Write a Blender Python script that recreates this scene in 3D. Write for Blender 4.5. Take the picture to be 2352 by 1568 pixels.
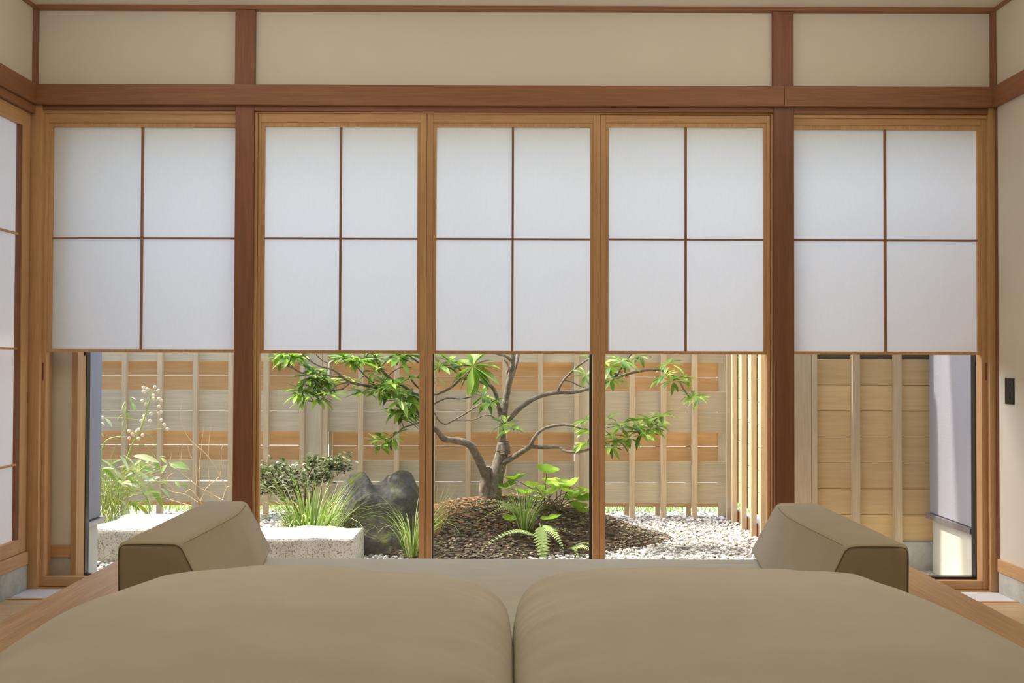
import bpy, bmesh, math, random
from mathutils import Vector, Matrix, noise, Quaternion
import numpy as np

for o in list(bpy.data.objects):
    bpy.data.objects.remove(o)
S = bpy.context.scene
COL = S.collection
R = random.Random(7)

# ------------------------------------------------------------------ camera
F = 2300.0                      # focal length in pixels of the 2352 wide frame
PITCH, ROLL = 0.0165, 0.0033
CAM = Vector((0, 0, 1.17))
cd = bpy.data.cameras.new('camera'); cam = bpy.data.objects.new('camera', cd); COL.objects.link(cam)
cd.sensor_width = 36; cd.lens = 36 * F / 2352; cd.shift_x = 16 / 2352; cd.clip_start = 0.05
CR = Matrix.Rotation(math.pi / 2 + PITCH, 3, 'X') @ Matrix.Rotation(ROLL, 3, 'Z')
cam.matrix_world = Matrix.Translation(CAM) @ CR.to_4x4()
S.camera = cam

def P(px, py, d):
    """world point that stands at distance y=d and shows at photo pixel px,py (measuring aid)"""
    r = CR @ Vector(((px - 1160) / F, -(py - 784) / F, -1))
    return CAM + r * (d / r.y)
def PX(px, d, py=800): return P(px, py, d).x
def PZ(py, d, px=1160): return P(px, py, d).z

# ------------------------------------------------------------------ light
W = bpy.data.worlds.new('sky'); S.world = W; W.use_nodes = True
nt = W.node_tree; nt.nodes.clear()
sk = nt.nodes.new('ShaderNodeTexSky'); sk.sky_type = 'NISHITA'; sk.sun_disc = False
sk.sun_elevation = math.radians(58); sk.sun_rotation = math.radians(-75)
sk.air_density = 1.0; sk.dust_density = 3.0; sk.ozone_density = 1.0
bg = nt.nodes.new('ShaderNodeBackground'); bg.inputs[1].default_value = 0.70
wo = nt.nodes.new('ShaderNodeOutputWorld')
nt.links.new(sk.outputs[0], bg.inputs[0]); nt.links.new(bg.outputs[0], wo.inputs[0])

sd = bpy.data.lights.new('sun', 'SUN'); sun = bpy.data.objects.new('sun', sd); COL.objects.link(sun)
sd.energy = 4.8; sd.angle = math.radians(1.5); sd.color = (1, 0.95, 0.86)
sun.rotation_euler = Vector((-0.60, 0.10, 1.0)).to_track_quat('Z', 'Y').to_euler()

def area(name, loc, direction, sx, sy, power, color):
    l = bpy.data.lights.new(name, 'AREA'); l.shape = 'RECTANGLE'; l.size = sx; l.size_y = sy
    l.energy = power; l.color = color
    o = bpy.data.objects.new(name, l); COL.objects.link(o); o.location = loc
    o.rotation_euler = (-Vector(direction)).to_track_quat('Z', 'Y').to_euler()
    return o
# added, unseen fill light: strips high on both side walls, one above bed head
area('fill_light', (-2.22, 3.1, 2.45), (0.2, 0.05, 1), 0.15, 3.2, 30, (1, 0.97, 0.94))
area('fill_light', (2.30, 3.1, 2.45), (-0.2, 0.05, 1), 0.15, 3.2, 30, (1, 0.97, 0.94))
area('fill_light', (0.04, -1.6, 2.4), (0, 0.6, 1), 4.0, 0.15, 6, (1, 0.95, 0.88))

S.view_settings.view_transform = 'Standard'; S.view_settings.look = 'None'
S.view_settings.gamma = 1; S.view_settings.use_curve_mapping = False
S.view_settings.exposure = 0.35

# ------------------------------------------------------------------ materials
def srgb(r, g, b):
    f = lambda c: (c / 255 / 12.92) if c / 255 <= 0.04045 else ((c / 255 + 0.055) / 1.055) ** 2.4
    return (f(r), f(g), f(b), 1)

class N:
    def __init__(s, name):
        s.m = bpy.data.materials.new(name); s.m.use_nodes = True; s.t = s.m.node_tree; s.t.nodes.clear()
        s.out = s.n('ShaderNodeOutputMaterial')
    def n(s, typ, **kw):
        x = s.t.nodes.new(typ)
        for k, v in kw.items():
            if k.startswith('i_'):
                key = k[2:]
                key = int(key) if key.isdigit() else key.replace('_', ' ')
                x.inputs[key].default_value = v
            else: setattr(x, k, v)
        return x
    def l(s, a, b): s.t.links.new(a, b)
    def ramp(s, fac, stops):
        r = s.n('ShaderNodeValToRGB'); e = r.color_ramp.elements
        while len(e) < len(stops): e.new(0.5)
        for q, (p, c) in zip(e, stops): q.position = p; q.color = c
        s.l(fac, r.inputs[0]); return r.outputs[0]
    def mix(s, fac, a, b, mode='MIX'):
        m = s.n('ShaderNodeMix', data_type='RGBA', blend_type=mode)
        for src, idx in ((fac, 0), (a, 6), (b, 7)):
            if hasattr(src, 'links'): s.l(src, m.inputs[idx])
            else: m.inputs[idx].default_value = src
        return m.outputs[2]
    def coords(s, scale, rand=True):
        tc = s.n('ShaderNodeTexCoord'); v = tc.outputs['Object']
        if rand:
            oi = s.n('ShaderNodeObjectInfo'); mu = s.n('ShaderNodeMath', operation='MULTIPLY', i_1=37.0)
            s.l(oi.outputs['Random'], mu.inputs[0])
            va = s.n('ShaderNodeVectorMath', operation='ADD'); s.l(v, va.inputs[0]); s.l(mu.outputs[0], va.inputs[1]); v = va.outputs[0]
            s.rand = oi.outputs['Random']
        mp = s.n('ShaderNodeMapping'); mp.inputs['Scale'].default_value = scale
        s.l(v, mp.inputs[0]); return mp.outputs[0]
    def noise(s, v, scale, detail=4, rough=0.5, dist=0.0):
        x = s.n('ShaderNodeTexNoise'); x.inputs['Scale'].default_value = scale; x.inputs['Detail'].default_value = detail
        x.inputs['Roughness'].default_value = rough; x.inputs['Distortion'].default_value = dist
        s.l(v, x.inputs['Vector']); return x.outputs['Fac']
    def bump(s, h, strength, dist=0.01):
        b = s.n('ShaderNodeBump'); b.inputs['Strength'].default_value = strength; b.inputs['Distance'].default_value = dist
        s.l(h, b.inputs['Height']); return b.outputs[0]
    def pbr(s, color, rough=0.5, normal=None, spec=0.5, sheen=0, trans=0.0):
        p = s.n('ShaderNodeBsdfPrincipled'); p.inputs['Roughness'].default_value = rough
        p.inputs['Specular IOR Level'].default_value = spec
        if sheen: p.inputs['Sheen Weight'].default_value = sheen
        if hasattr(color, 'links'): s.l(color, p.inputs['Base Color'])
        else: p.inputs['Base Color'].default_value = color
        if normal is not None: s.l(normal, p.inputs['Normal'])
        sh = p.outputs[0]
        if trans:
            t = s.n('ShaderNodeBsdfTranslucent')
            if hasattr(color, 'links'): s.l(color, t.inputs[0])
            else: t.inputs[0].default_value = color
            mx = s.n('ShaderNodeMixShader', i_0=trans); s.l(sh, mx.inputs[1]); s.l(t.outputs[0], mx.inputs[2]); sh = mx.outputs[0]
        s.l(sh, s.out.inputs[0]); return s.m

def wood(name, ca, cb, axis, rough=0.5, grain=1.0, var=0.12, spec=0.4):
    """straight grained timber, grain running along the given axis"""
    m = N(name)
    st = {'x': (0.5, 9, 9), 'y': (9, 0.5, 9), 'z': (9, 9, 0.5)}[axis]
    v = m.coords(st)
    a = m.noise(v, 1.6 * grain, 3, 0.5, 0.6)
    w = m.n('ShaderNodeMath', operation='MULTIPLY', i_1=9.0); m.l(a, w.inputs[0])
    sn = m.n('ShaderNodeMath', operation='SINE'); m.l(w.outputs[0], sn.inputs[0])
    b = m.noise(v, 11 * grain, 5, 0.65, 0.2)
    ad = m.n('ShaderNodeMath', operation='MULTIPLY_ADD', i_1=0.16); m.l(sn.outputs[0], ad.inputs[0]); m.l(b, ad.inputs[2])
    c = m.ramp(ad.outputs[0], [(0.22, ca), (0.78, cb)])
    hs = m.n('ShaderNodeMapRange', i_1=0.0, i_2=1.0, i_3=1 - var, i_4=1 + var); m.l(m.rand, hs.inputs[0])
    c2 = m.n('ShaderNodeHueSaturation'); m.l(c, c2.inputs['Color']); m.l(hs.outputs[0], c2.inputs['Value'])
    return m.pbr(c2.outputs[0], rough, m.bump(ad.outputs[0], 0.12, 0.002), spec)

AX = 'xyz'
BEAM = {a: wood('cedar_beam_' + a, srgb(146, 98, 68), srgb(174, 122, 86), a) for a in AX}
POST = {a: wood('cedar_post_' + a, srgb(134, 88, 66), srgb(162, 108, 82), a) for a in AX}
SASH = {a: wood('door_timber_' + a, srgb(198, 154, 108), srgb(224, 182, 132), a, var=0.05) for a in AX}
BEDW = {a: wood('bed_timber_' + a, srgb(184, 142, 96), srgb(216, 176, 124), a, grain=0.7) for a in AX}
FLOORW = wood('floor_timber', srgb(196, 164, 120), srgb(222, 194, 150), 'x', var=0.05)
FRONTB = {a: wood('weathered_board_' + a, srgb(196, 181, 150), srgb(222, 208, 178), a, 0.8, 0.9) for a in AX}
BACKB = wood('fresh_cedar_board', srgb(208, 166, 116), srgb(228, 188, 138), 'x', 0.75, 0.8)
BATTEN = wood('batten_timber', srgb(196, 174, 138), srgb(226, 206, 172), 'z', 0.75, var=0.05)
PANELB = wood('pale_panel_board', srgb(212, 180, 128), srgb(230, 202, 152), 'x', 0.7, 0.6)
CREAMB = wood('sunlit_side_board', srgb(186, 168, 134), srgb(208, 192, 160), 'y', 0.75)

def plaster(name, c, bumpy=0.15, scale=300, rough=0.9, vary=0.06):
    m = N(name); v = m.coords((1, 1, 1), False)
    f = m.noise(v, 1.2, 4); cc = m.ramp(f, [(0.3, tuple(k * (1 - vary) for k in c[:3]) + (1,)), (0.7, c)])
    return m.pbr(cc, rough, m.bump(m.noise(v, scale, 3), bumpy, 0.002), 0.2)
PLASTER = plaster('warm_white_plaster', srgb(230, 221, 202))
CEIL = plaster('ceiling_plaster', srgb(236, 230, 212))
STUCCO = plaster('grey_stucco', srgb(152, 151, 158), 0.9, 120, vary=0.12)
CONC_W = plaster('pale_concrete', srgb(208, 206, 192), 0.3, 60, vary=0.1)

def concrete():
    m = N('pitted_concrete'); v = m.coords((1, 1, 1), False)
    f = m.noise(v, 9, 8, 0.65)
    pits = m.n('ShaderNodeTexVoronoi', i_Scale=45); m.l(v, pits.inputs['Vector'])
    pr = m.ramp(pits.outputs['Distance'], [(0.05, (0.3, 0.3, 0.3, 1)), (0.16, (1, 1, 1, 1))])
    c = m.ramp(f, [(0.35, srgb(172, 172, 160)), (0.65, srgb(206, 206, 196))])
    return m.pbr(m.mix(0.5, c, pr, 'MULTIPLY'), 0.85, m.bump(f, 0.3, 0.004), 0.3)
CONC = concrete()
STONE_STRIP = plaster('pale_threshold_stone', srgb(222, 222, 222), 0.2, 80, 0.6)

def paper():
    m = N('washi_paper'); v = m.coords((1, 1, 1), False)
    tc = m.n('ShaderNodeMapping'); tc.inputs['Scale'].default_value = (60, 60, 14)
    m.l(v, tc.inputs[0])
    f = m.noise(tc.outputs[0], 1.5, 6, 0.7, 1.0)
    c = m.ramp(f, [(0.3, (0.88, 0.88, 0.87, 1)), (0.7, (0.91, 0.91, 0.90, 1))])
    d = m.n('ShaderNodeBsdfDiffuse'); t = m.n('ShaderNodeBsdfTranslucent'); m.l(c, d.inputs[0]); m.l(c, t.inputs[0])
    mx = m.n('ShaderNodeMixShader', i_0=0.40); m.l(d.outputs[0], mx.inputs[1]); m.l(t.outputs[0], mx.inputs[2])
    m.l(mx.outputs[0], m.out.inputs[0]); return m.m
PAPER = paper()

def glass():
    m = N('clear_glass'); fr = m.n('ShaderNodeFresnel', i_IOR=1.5)
    t = m.n('ShaderNodeBsdfTransparent'); t.inputs[0].default_value = (0.97, 0.985, 0.975, 1)
    g = m.n('ShaderNodeBsdfGlossy', i_Roughness=0.0)
    mx = m.n('ShaderNodeMixShader'); m.l(fr.outputs[0], mx.inputs[0]); m.l(t.outputs[0], mx.inputs[1]); m.l(g.outputs[0], mx.inputs[2])
    m.l(mx.outputs[0], m.out.inputs[0]); return m.m
GLASS = glass()

def fabric(name, ca, cb, weave=900, rough=0.95):
    m = N(name); v = m.coords((1, 1, 1), False)
    w1 = m.n('ShaderNodeTexWave', wave_type='BANDS', bands_direction='X', i_Scale=weave / 6); m.l(v, w1.inputs['Vector'])
    w2 = m.n('ShaderNodeTexWave', wave_type='BANDS', bands_direction='Y', i_Scale=weave / 6); m.l(v, w2.inputs['Vector'])
    mu = m.n('ShaderNodeMath', operation='ADD'); m.l(w1.outputs['Fac'], mu.inputs[0]); m.l(w2.outputs['Fac'], mu.inputs[1])
    f = m.noise(v, 4, 5, 0.6)
    c = m.ramp(f, [(0.35, ca), (0.65, cb)])
    return m.pbr(c, rough, m.bump(mu.outputs[0], 0.08, 0.001), 0.15, 0.15)
DUVET = fabric('taupe_cotton', srgb(216, 206, 188), srgb(220, 211, 193))
SHEET = fabric('grey_beige_sheet', srgb(200, 193, 175), srgb(205, 198, 180))
BOLSTER = fabric('taupe_wool', srgb(182, 168, 142), srgb(190, 176, 151), 500)
SEAM = fabric('dark_seam_thread', srgb(128, 110, 84), srgb(134, 116, 90))

def plain(name, c, rough=0.5, spec=0.5, metal=0.0):
    m = N(name); v = m.coords((1, 1, 1), False); f = m.noise(v, 30, 3)
    cc = m.ramp(f, [(0.3, tuple(k * 0.88 for k in c[:3]) + (1,)), (0.7, c)])
    mm = m.pbr(cc, rough, None, spec)
    for n_ in m.t.nodes:
        if n_.type == 'BSDF_PRINCIPLED': n_.inputs['Metallic'].default_value = metal
    return mm
GAPSHADE = plain('gap_shade', srgb(92, 82, 66), 0.8)  # painted dark as the shade in the board wall's gaps and top opening
BLACK = plain('black_aluminium', srgb(44, 44, 42), 0.4)
SWITCH = plain('black_plastic', srgb(40, 40, 38), 0.35)
STEEL = plain('steel_flashing', srgb(150, 150, 155), 0.35, 0.5, 0.6)
WHITEP = plain('white_plastic', srgb(232, 236, 238), 0.4)

def island(name, stops, rough=0.8, nscale=30, trans=0.0, spec=0.3, bmp=0.3):
    """colour differs from piece to piece of the joined mesh"""
    m = N(name); g = m.n('ShaderNodeNewGeometry'); v = m.coords((1, 1, 1), False)
    c = m.ramp(g.outputs['Random Per Island'], stops)
    f = m.noise(v, nscale, 4); c2 = m.mix(0.35, c, m.ramp(f, [(0.3, (0.55, 0.55, 0.55, 1)), (0.6, (1, 1, 1, 1))]), 'MULTIPLY')
    return m.pbr(c2, rough, m.bump(f, bmp, 0.004), spec, 0, trans)
PEBBLE = island('white_pebble', [(0, srgb(112, 110, 106)), (0.22, srgb(174, 171, 165)), (0.6, srgb(208, 205, 198)), (1, srgb(230, 227, 220))], 0.7, 60)
CHIP = island('bark_chip', [(0, srgb(56, 50, 44)), (0.45, srgb(96, 88, 78)), (0.7, srgb(126, 114, 100)), (0.85, srgb(150, 126, 98)), (0.93, srgb(112, 122, 70)), (1, srgb(190, 182, 168))], 0.9, 50)
REDMOSS = island('rusty_moss', [(0, srgb(84, 62, 46)), (0.4, srgb(134, 98, 70)), (0.75, srgb(170, 132, 88)), (1, srgb(140, 140, 80))], 0.95, 50)

def soil():
    m = N('dark_soil'); v = m.coords((1, 1, 1), False)
    f = m.noise(v, 14, 8, 0.7); c = m.ramp(f, [(0.3, srgb(58, 48, 38)), (0.55, srgb(98, 82, 64)), (0.7, srgb(116, 110, 66))])
    return m.pbr(c, 0.95, m.bump(m.noise(v, 60, 6, 0.7), 0.8, 0.02), 0.2)
SOIL = soil()
def grit():
    m = N('white_grit'); v = m.coords((1, 1, 1), False)
    vo = m.n('ShaderNodeTexVoronoi', i_Scale=55); m.l(v, vo.inputs['Vector'])
    c = m.ramp(vo.outputs['Distance'], [(0.0, srgb(206, 200, 188)), (0.5, srgb(180, 174, 162)), (0.8, srgb(150, 144, 132))])
    return m.pbr(c, 0.9, m.bump(vo.outputs['Distance'], 0.8, -0.01), 0.2)
GRIT = grit()
def granite():
    m = N('speckled_granite'); v = m.coords((1, 1, 1), False)
    vo = m.n('ShaderNodeTexVoronoi', i_Scale=170); m.l(v, vo.inputs['Vector'])
    s1 = m.n('ShaderNodeSeparateColor'); m.l(vo.outputs['Color'], s1.inputs[0])
    c = m.ramp(s1.outputs[0], [(0.0, srgb(140, 134, 122)), (0.14, srgb(166, 158, 144)), (0.24, srgb(208, 202, 188)), (1, srgb(218, 212, 198))])
    f = m.noise(v, 5, 6, 0.6); c2 = m.mix(0.4, c, m.ramp(f, [(0.35, srgb(190, 178, 146)), (0.6, (1, 1, 1, 1))]), 'MULTIPLY')
    return m.pbr(c2, 0.85, m.bump(m.noise(v, 40, 6, 0.7), 0.7, 0.012), 0.3)
GRANITE = granite()
def rockmat():
    m = N('mossy_basalt'); v = m.coords((1, 1, 1), False)
    f = m.noise(v, 7, 8, 0.65); c = m.ramp(f, [(0.3, srgb(66, 64, 60)), (0.52, srgb(104, 100, 94)), (0.72, srgb(150, 144, 130))])
    mo = m.noise(v, 5.5, 6, 0.7, 0.4); g = m.n('ShaderNodeNewGeometry'); sz = m.n('ShaderNodeSeparateXYZ'); m.l(g.outputs['Normal'], sz.inputs[0])
    a = m.n('ShaderNodeMath', operation='MULTIPLY_ADD', i_1=0.10); m.l(sz.outputs[2], a.inputs[0]); m.l(mo, a.inputs[2])
    mk = m.ramp(a.outputs[0], [(0.60, (0, 0, 0, 1)), (0.70, (1, 1, 1, 1))])
    c2 = m.mix(mk, c, srgb(128, 136, 62))
    return m.pbr(c2, 0.85, m.bump(m.noise(v, 24, 8, 0.7), 0.8, 0.02), 0.3)
ROCK = rockmat()
def bark():
    m = N('grey_bark'); v = m.coords((1, 1, 1), False)
    f = m.noise(v, 26, 8, 0.7, 0.5); c = m.ramp(f, [(0.3, srgb(92, 80, 66)), (0.55, srgb(134, 122, 108)), (0.75, srgb(186, 180, 168))])
    return m.pbr(c, 0.85, m.bump(m.noise(v, 60, 6, 0.7), 0.6, 0.008), 0.25)
BARK = bark()
def leafmat(name, stops, trans=0.35, rough=0.38, byobj=True):
    m = N(name)
    if byobj: oi = m.n('ShaderNodeObjectInfo').outputs['Random']
    else: oi = m.n('ShaderNodeNewGeometry').outputs['Random Per Island']
    c = m.ramp(oi, stops); return m.pbr(c, rough, None, 0.5, 0, trans)
LST = [(0, srgb(74, 112, 34)), (0.35, srgb(118, 158, 48)), (0.75, srgb(152, 190, 66)), (1, srgb(182, 208, 96))]
LEAF = leafmat('glossy_leaf', LST)
LEAF_I = leafmat('glossy_leaf_mass', LST, byobj=False)
BIGLEAF = leafmat('round_leaf', [(0, srgb(128, 168, 48)), (0.6, srgb(164, 202, 58)), (1, srgb(194, 220, 96))], 0.45, 0.45)
SMALLLEAF = leafmat('small_dark_leaf', [(0, srgb(58, 78, 38)), (0.5, srgb(98, 116, 62)), (1, srgb(150, 158, 116))], 0.15, 0.28, False)
PALELEAF = leafmat('pale_long_leaf', [(0, srgb(142, 178, 60)), (0.4, srgb(176, 202, 120)), (0.8, srgb(206, 220, 184)), (1, srgb(190, 190, 90))], 0.4, 0.35)
GRASSM = leafmat('grass_blade', [(0, srgb(96, 130, 40)), (0.5, srgb(142, 172, 66)), (0.8, srgb(182, 198, 120)), (1, srgb(222, 222, 178))], 0.35, 0.4, False)
DRYGRASS = leafmat('dry_grass', [(0, srgb(170, 150, 96)), (0.6, srgb(206, 192, 138)), (1, srgb(160, 172, 84))], 0.3, 0.5, False)
FERNM = leafmat('fern_green', [(0, srgb(164, 190, 108)), (1, srgb(196, 212, 148))], 0.35, 0.5)
STEMG = plain('green_stem', srgb(176, 186, 96), 0.5)
STEMB = plain('brown_stem', srgb(128, 94, 62), 0.6)
TWIG = plain('tan_twig', srgb(228, 198, 152), 0.6)
BERRY = plain('cream_berry', srgb(236, 218, 190), 0.4)

# ------------------------------------------------------------------ helpers
def tag(o, label=None, cat=None, group=None, kind=None):
    if label: o['label'] = label
    if cat: o['category'] = cat
    if group: o['group'] = group
    if kind: o['kind'] = kind
    return o
def link(name, me, mat, parent=None, loc=None):
    o = bpy.data.objects.new(name, me); COL.objects.link(o)
    if mat is not None and not me.materials: me.materials.append(mat)
    if loc is not None: o.location = loc
    if parent is not None: o.parent = parent; o.matrix_parent_inverse = Matrix.Translation(-parent.location)
    return o
def empty(name, loc=(0, 0, 0)):
    o = bpy.data.objects.new(name, None); COL.objects.link(o); o.location = loc; o.empty_display_size = 0.05; return o
def mesh(name, vs, fs, smooth=False):
    me = bpy.data.meshes.new(name); me.from_pydata([tuple(v) for v in vs], [], fs)
    if smooth: me.polygons.foreach_set('use_smooth', [True] * len(me.polygons))
    me.update(); return me
def boxdata(x0, x1, y0, y1, z0, z1):
    v = [(x, y, z) for x in (x0, x1) for y in (y0, y1) for z in (z0, z1)]
    f = [(0, 1, 3, 2), (4, 6, 7, 5), (0, 4, 5, 1), (2, 3, 7, 6), (0, 2, 6, 4), (1, 5, 7, 3)]
    return v, f
def box(name, x0, x1, y0, y1, z0, z1, mat, parent=None, bev=0.0015):
    x0, x1 = sorted((x0, x1)); y0, y1 = sorted((y0, y1)); z0, z1 = sorted((z0, z1))
    c = Vector(((x0 + x1) / 2, (y0 + y1) / 2, (z0 + z1) / 2))
    v, f = boxdata(x0 - c.x, x1 - c.x, y0 - c.y, y1 - c.y, z0 - c.z, z1 - c.z)
    me = mesh(name, v, f)
    if bev:
        bm = bmesh.new(); bm.from_mesh(me)
        bmesh.ops.bevel(bm, geom=bm.edges[:], offset=min(bev, 0.2 * min(x1 - x0, y1 - y0, z1 - z0)), segments=1, affect='EDGES', profile=0.5)
        bm.to_mesh(me); bm.free()
    return link(name, me, mat, parent, c)
def catmull(pts, rad, sub=5):
    if len(pts) < 3: return pts, rad
    o, r = [], []
    for i in range(len(pts) - 1):
        p0, p1, p2, p3 = pts[max(i - 1, 0)], pts[i], pts[i + 1], pts[min(i + 2, len(pts) - 1)]
        for k in range(sub):
            t = k / sub
            o.append(0.5 * ((2 * p1) + (p2 - p0) * t + (2 * p0 - 5 * p1 + 4 * p2 - p3) * t * t + (3 * p1 - p0 - 3 * p2 + p3) * t ** 3))
            r.append(rad[i] * (1 - t) + rad[i + 1] * t)
    o.append(pts[-1]); r.append(rad[-1]); return o, r
class MB:
    def __init__(s): s.v = []; s.f = []
    def add(s, v, f):
        n = len(s.v); s.v += [tuple(a) for a in v]; s.f += [tuple(i + n for i in q) for q in f]
    def tube(s, pts, rad, sides=7, sub=5, jit=0.0):
        pts = [Vector(p) for p in pts]
        if not isinstance(rad, (list, tuple)): rad = [rad] * len(pts)
        pts, rad = catmull(pts, list(rad), sub)
        vs, fs = [], []; up = Vector((0.31, 0.17, 0.93)).normalized()
        for i, p in enumerate(pts):
            d = (pts[min(i + 1, len(pts) - 1)] - pts[max(i - 1, 0)]).normalized()
            a = d.cross(up)
            if a.length < 0.05: a = d.cross(Vector((1, 0, 0)))
            a.normalize(); b = d.cross(a)
            for k in range(sides):
                t = 2 * math.pi * k / sides
                rr = rad[i] * (1 + (jit * noise.noise(p * 14 + Vector((k * 1.7, 0, 0))) if jit else 0))
                vs.append(p + (a * math.cos(t) + b * math.sin(t)) * rr)
        n = len(pts)
        for i in range(n - 1):
            for k in range(sides):
                fs.append((i * sides + k, i * sides + (k + 1) % sides, (i + 1) * sides + (k + 1) % sides, (i + 1) * sides + k))
        fs.append(tuple(range(sides))); fs.append(tuple((n - 1) * sides + k for k in reversed(range(sides))))
        s.add(vs, fs); return s
    def build(s, name, mat, parent=None, smooth=True):
        c = Vector(parent.location) if parent is not None else Vector((0, 0, 0))
        if parent is None:
            a = np.array(s.v); c = Vector(((a[:, 0].min() + a[:, 0].max()) / 2, (a[:, 1].min() + a[:, 1].max()) / 2, a[:, 2].min()))
        me = mesh(name, [Vector(v) - c for v in s.v], s.f, smooth)
        return link(name, me, mat, parent, c)

# ------------------------------------------------------------------ room shell
YW = 5.06                                     # plane of the window wall (pillar faces)
XL, XR = -2.40, 2.485                          # side walls
ZC = 2.955
YB = -2.3
def st(o, label, cat): return tag(o, label, cat, None, 'structure')

w = st(empty('wall_front', (0.04, YW + 0.05, 2.5)), 'window wall above the beam, three cream plaster panels between posts', 'wall')
zt = PZ(22, YW + 0.03); zb = 2.50
xp = [(XL, PX(537, YW + .03, 100)), (PX(585, YW + .03, 100), PX(1776, YW + .03, 100)), (PX(1824, YW + .03, 100), XR)]
for a, b in xp:
    box('plaster_panel', a - .03, b + .03, YW + 0.03, YW + 0.13, zb, ZC + .05, PLASTER, w, 0)
st(box('ceiling', XL - .2, XR + .2, YB - .1, YW + .15, ZC, ZC + .1, CEIL, None, 0), 'pale plaster ceiling of the room', 'ceiling')
w = st(empty('wall_left', (XL - .06, 1.3, 0)), 'left wall of cream plaster with a paper sliding window', 'wall')
box('plaster', XL - .12, XL, YB, YW + .1, 2.5, ZC, PLASTER, w, 0)
box('plaster', XL - .12, XL, YB, 2.6, .19, 2.5, PLASTER, w, 0)
w = st(empty('wall_right', (XR + .06, 1.3, 0)), 'right wall of smooth cream plaster', 'wall')
box('plaster', XR, XR + .12, YB, YW + .1, .17, ZC, PLASTER, w, 0)
st(box('wall_back', XL - .1, XR + .1, YB - .12, YB, 0, ZC, PLASTER, None, 0), 'plain plaster wall behind the bed head', 'wall')

# floor of planks with the stone strip under the windows
fl = st(empty('floor', (0.04, 1.3, 0)), 'pale timber plank floor around the bed platform', 'floor')
y = YB; pw = 0.28
yend = 4.86
n = int(round((yend - .025 - y) / pw)); pw = (yend - .025 - y) / n
for i in range(n):
    box('floor_board', XL, XR, y + i * pw + .001, y + (i + 1) * pw - .001, -.03, 0, FLOORW, fl, .001)
st(box('trim_1', XL, XR, yend - .023, yend, -.03, .004, BEDW['x']), 'thin wooden edging strip between plank floor and stone strip', 'trim')
st(box('floor_stone', XL, XR, yend + .001, YW + .005, -.03, 0, STONE_STRIP), 'pale stone strip at the foot of the windows', 'floor')
st(box('floor_base', XL - .1, XR + .1, YB - .1, YW + .35, -.16, -.031, CONC_W, None, 0), 'concrete slab under the room floor', 'floor')

# baseboards with concrete plinths
for sx, X, nm, ztop, zbot in ((1, XL, 'baseboard_left', .192, .130), (-1, XR, 'baseboard_right', .172, .108)):
    b = st(empty(nm, (X, 1.3, 0)), 'honey coloured wooden rail over a pitted concrete plinth along the %s wall' % nm.split('_')[1], 'baseboard')
    box('rail', X + sx * .012, X - sx * .1, YB, YW - .02, zbot, ztop, SASH['y'], b)
    box('plinth', X + sx * .006, X - sx * .1, YB, YW - .02, 0, zbot - .002, CONC, b, .001)

# ceiling trim, nageshi, lintel
def trim(n, *a, lab, mat): return st(box('trim_%d' % n, *a, mat), lab, 'trim')
zc0 = PZ(24, YW)
trim(2, XL, XR, YW - .012, YW + .04, zc0, ZC, mat=BEAM['x'], lab='dark wooden cornice strip under the ceiling over the windows')
trim(3, XL, XL + .012, YB, YW - .012, zc0, ZC, mat=BEAM['y'], lab='dark wooden cornice strip under the ceiling on the left wall')
trim(4, XR - .012, XR, YB, YW - .012, zc0, ZC, mat=BEAM['y'], lab='dark wooden cornice strip under the ceiling on the right wall')
zn1, zn0 = PZ(195.5, YW - .03), PZ(241.5, YW - .03)
xj = PX(1802, YW - .03, 215)
trim(5, XL, xj - .0008, YW - .03, YW + .05, zn0, zn1, mat=BEAM['x'], lab='long reddish wooden beam across the wall over four windows, left of the joint')
trim(6, xj + .0008, XR, YW - .03, YW + .05, zn0, zn1, mat=BEAM['x'], lab='short reddish wooden beam over the rightmost window, right of the joint')
trim(7, XL, XL + .03, YB, YW - .031, zn0, zn1, mat=BEAM['y'], lab='reddish wooden beam running along the left wall')
trim(8, XR - .03, XR, YB, YW - .031, zn0, zn1, mat=BEAM['y'], lab='reddish wooden beam running along the right wall')
trim(9, XL - .12, XL + .015, YB, YW - .005, zn0 - .045, zn0 - .001, mat=BEAM['y'], lab='thin wooden lintel under the beam on the left wall')
# pillars
def pill(n, a, b, z0, z1, y0, y1, lab, m=POST): return trim(n, a, b, y0, y1, z0, z1, mat=m['z'], lab=lab)
xl0, xl1 = PX(537, YW, 700) + 0.001, PX(582, YW, 400)
xr0, xr1 = PX(1778, YW, 700), PX(1824.5, YW, 700)
pill(10, xl0, xl1, 0, zn0, YW, YW + .11, 'reddish square pillar between the left window and the middle windows')
pill(11, xr0, xr1, 0, zn0, YW, YW + .11, 'reddish square pillar between the middle windows and the right window')
pill(12, PX(540, YW, 100), PX(585, YW, 100), zn1, zc0, YW, YW + .11, 'short post over the beam at the left pillar')
pill(13, PX(1776, YW, 100), PX(1823, YW, 100), zn1, zc0, YW, YW + .11, 'short post over the beam at the right pillar')
pill(14, XL, XL + .016, zn1, zc0, YW - .012, YW + .04, 'thin dark corner strip at the upper left corner')
pill(15, XR - .016, XR, zn1, zc0, YW - .012, YW + .04, 'thin dark corner strip at the upper right corner')
pill(16, XL - .1, PX(92, YW + .0, 700), 0, zn0, YW, YW + .15, 'wooden corner jamb left of the left window', SASH)
pill(17, PX(2273, YW + .0, 700), XR + .1, 0, zn0, YW, YW + .15, 'wooden corner jamb right of the right window', SASH)
trim(18, XR - .006, XR, YW - .02, YW, .17, zn0, mat=POST['z'], lab='thin reddish strip where the right wall meets the corner jamb')

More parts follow.
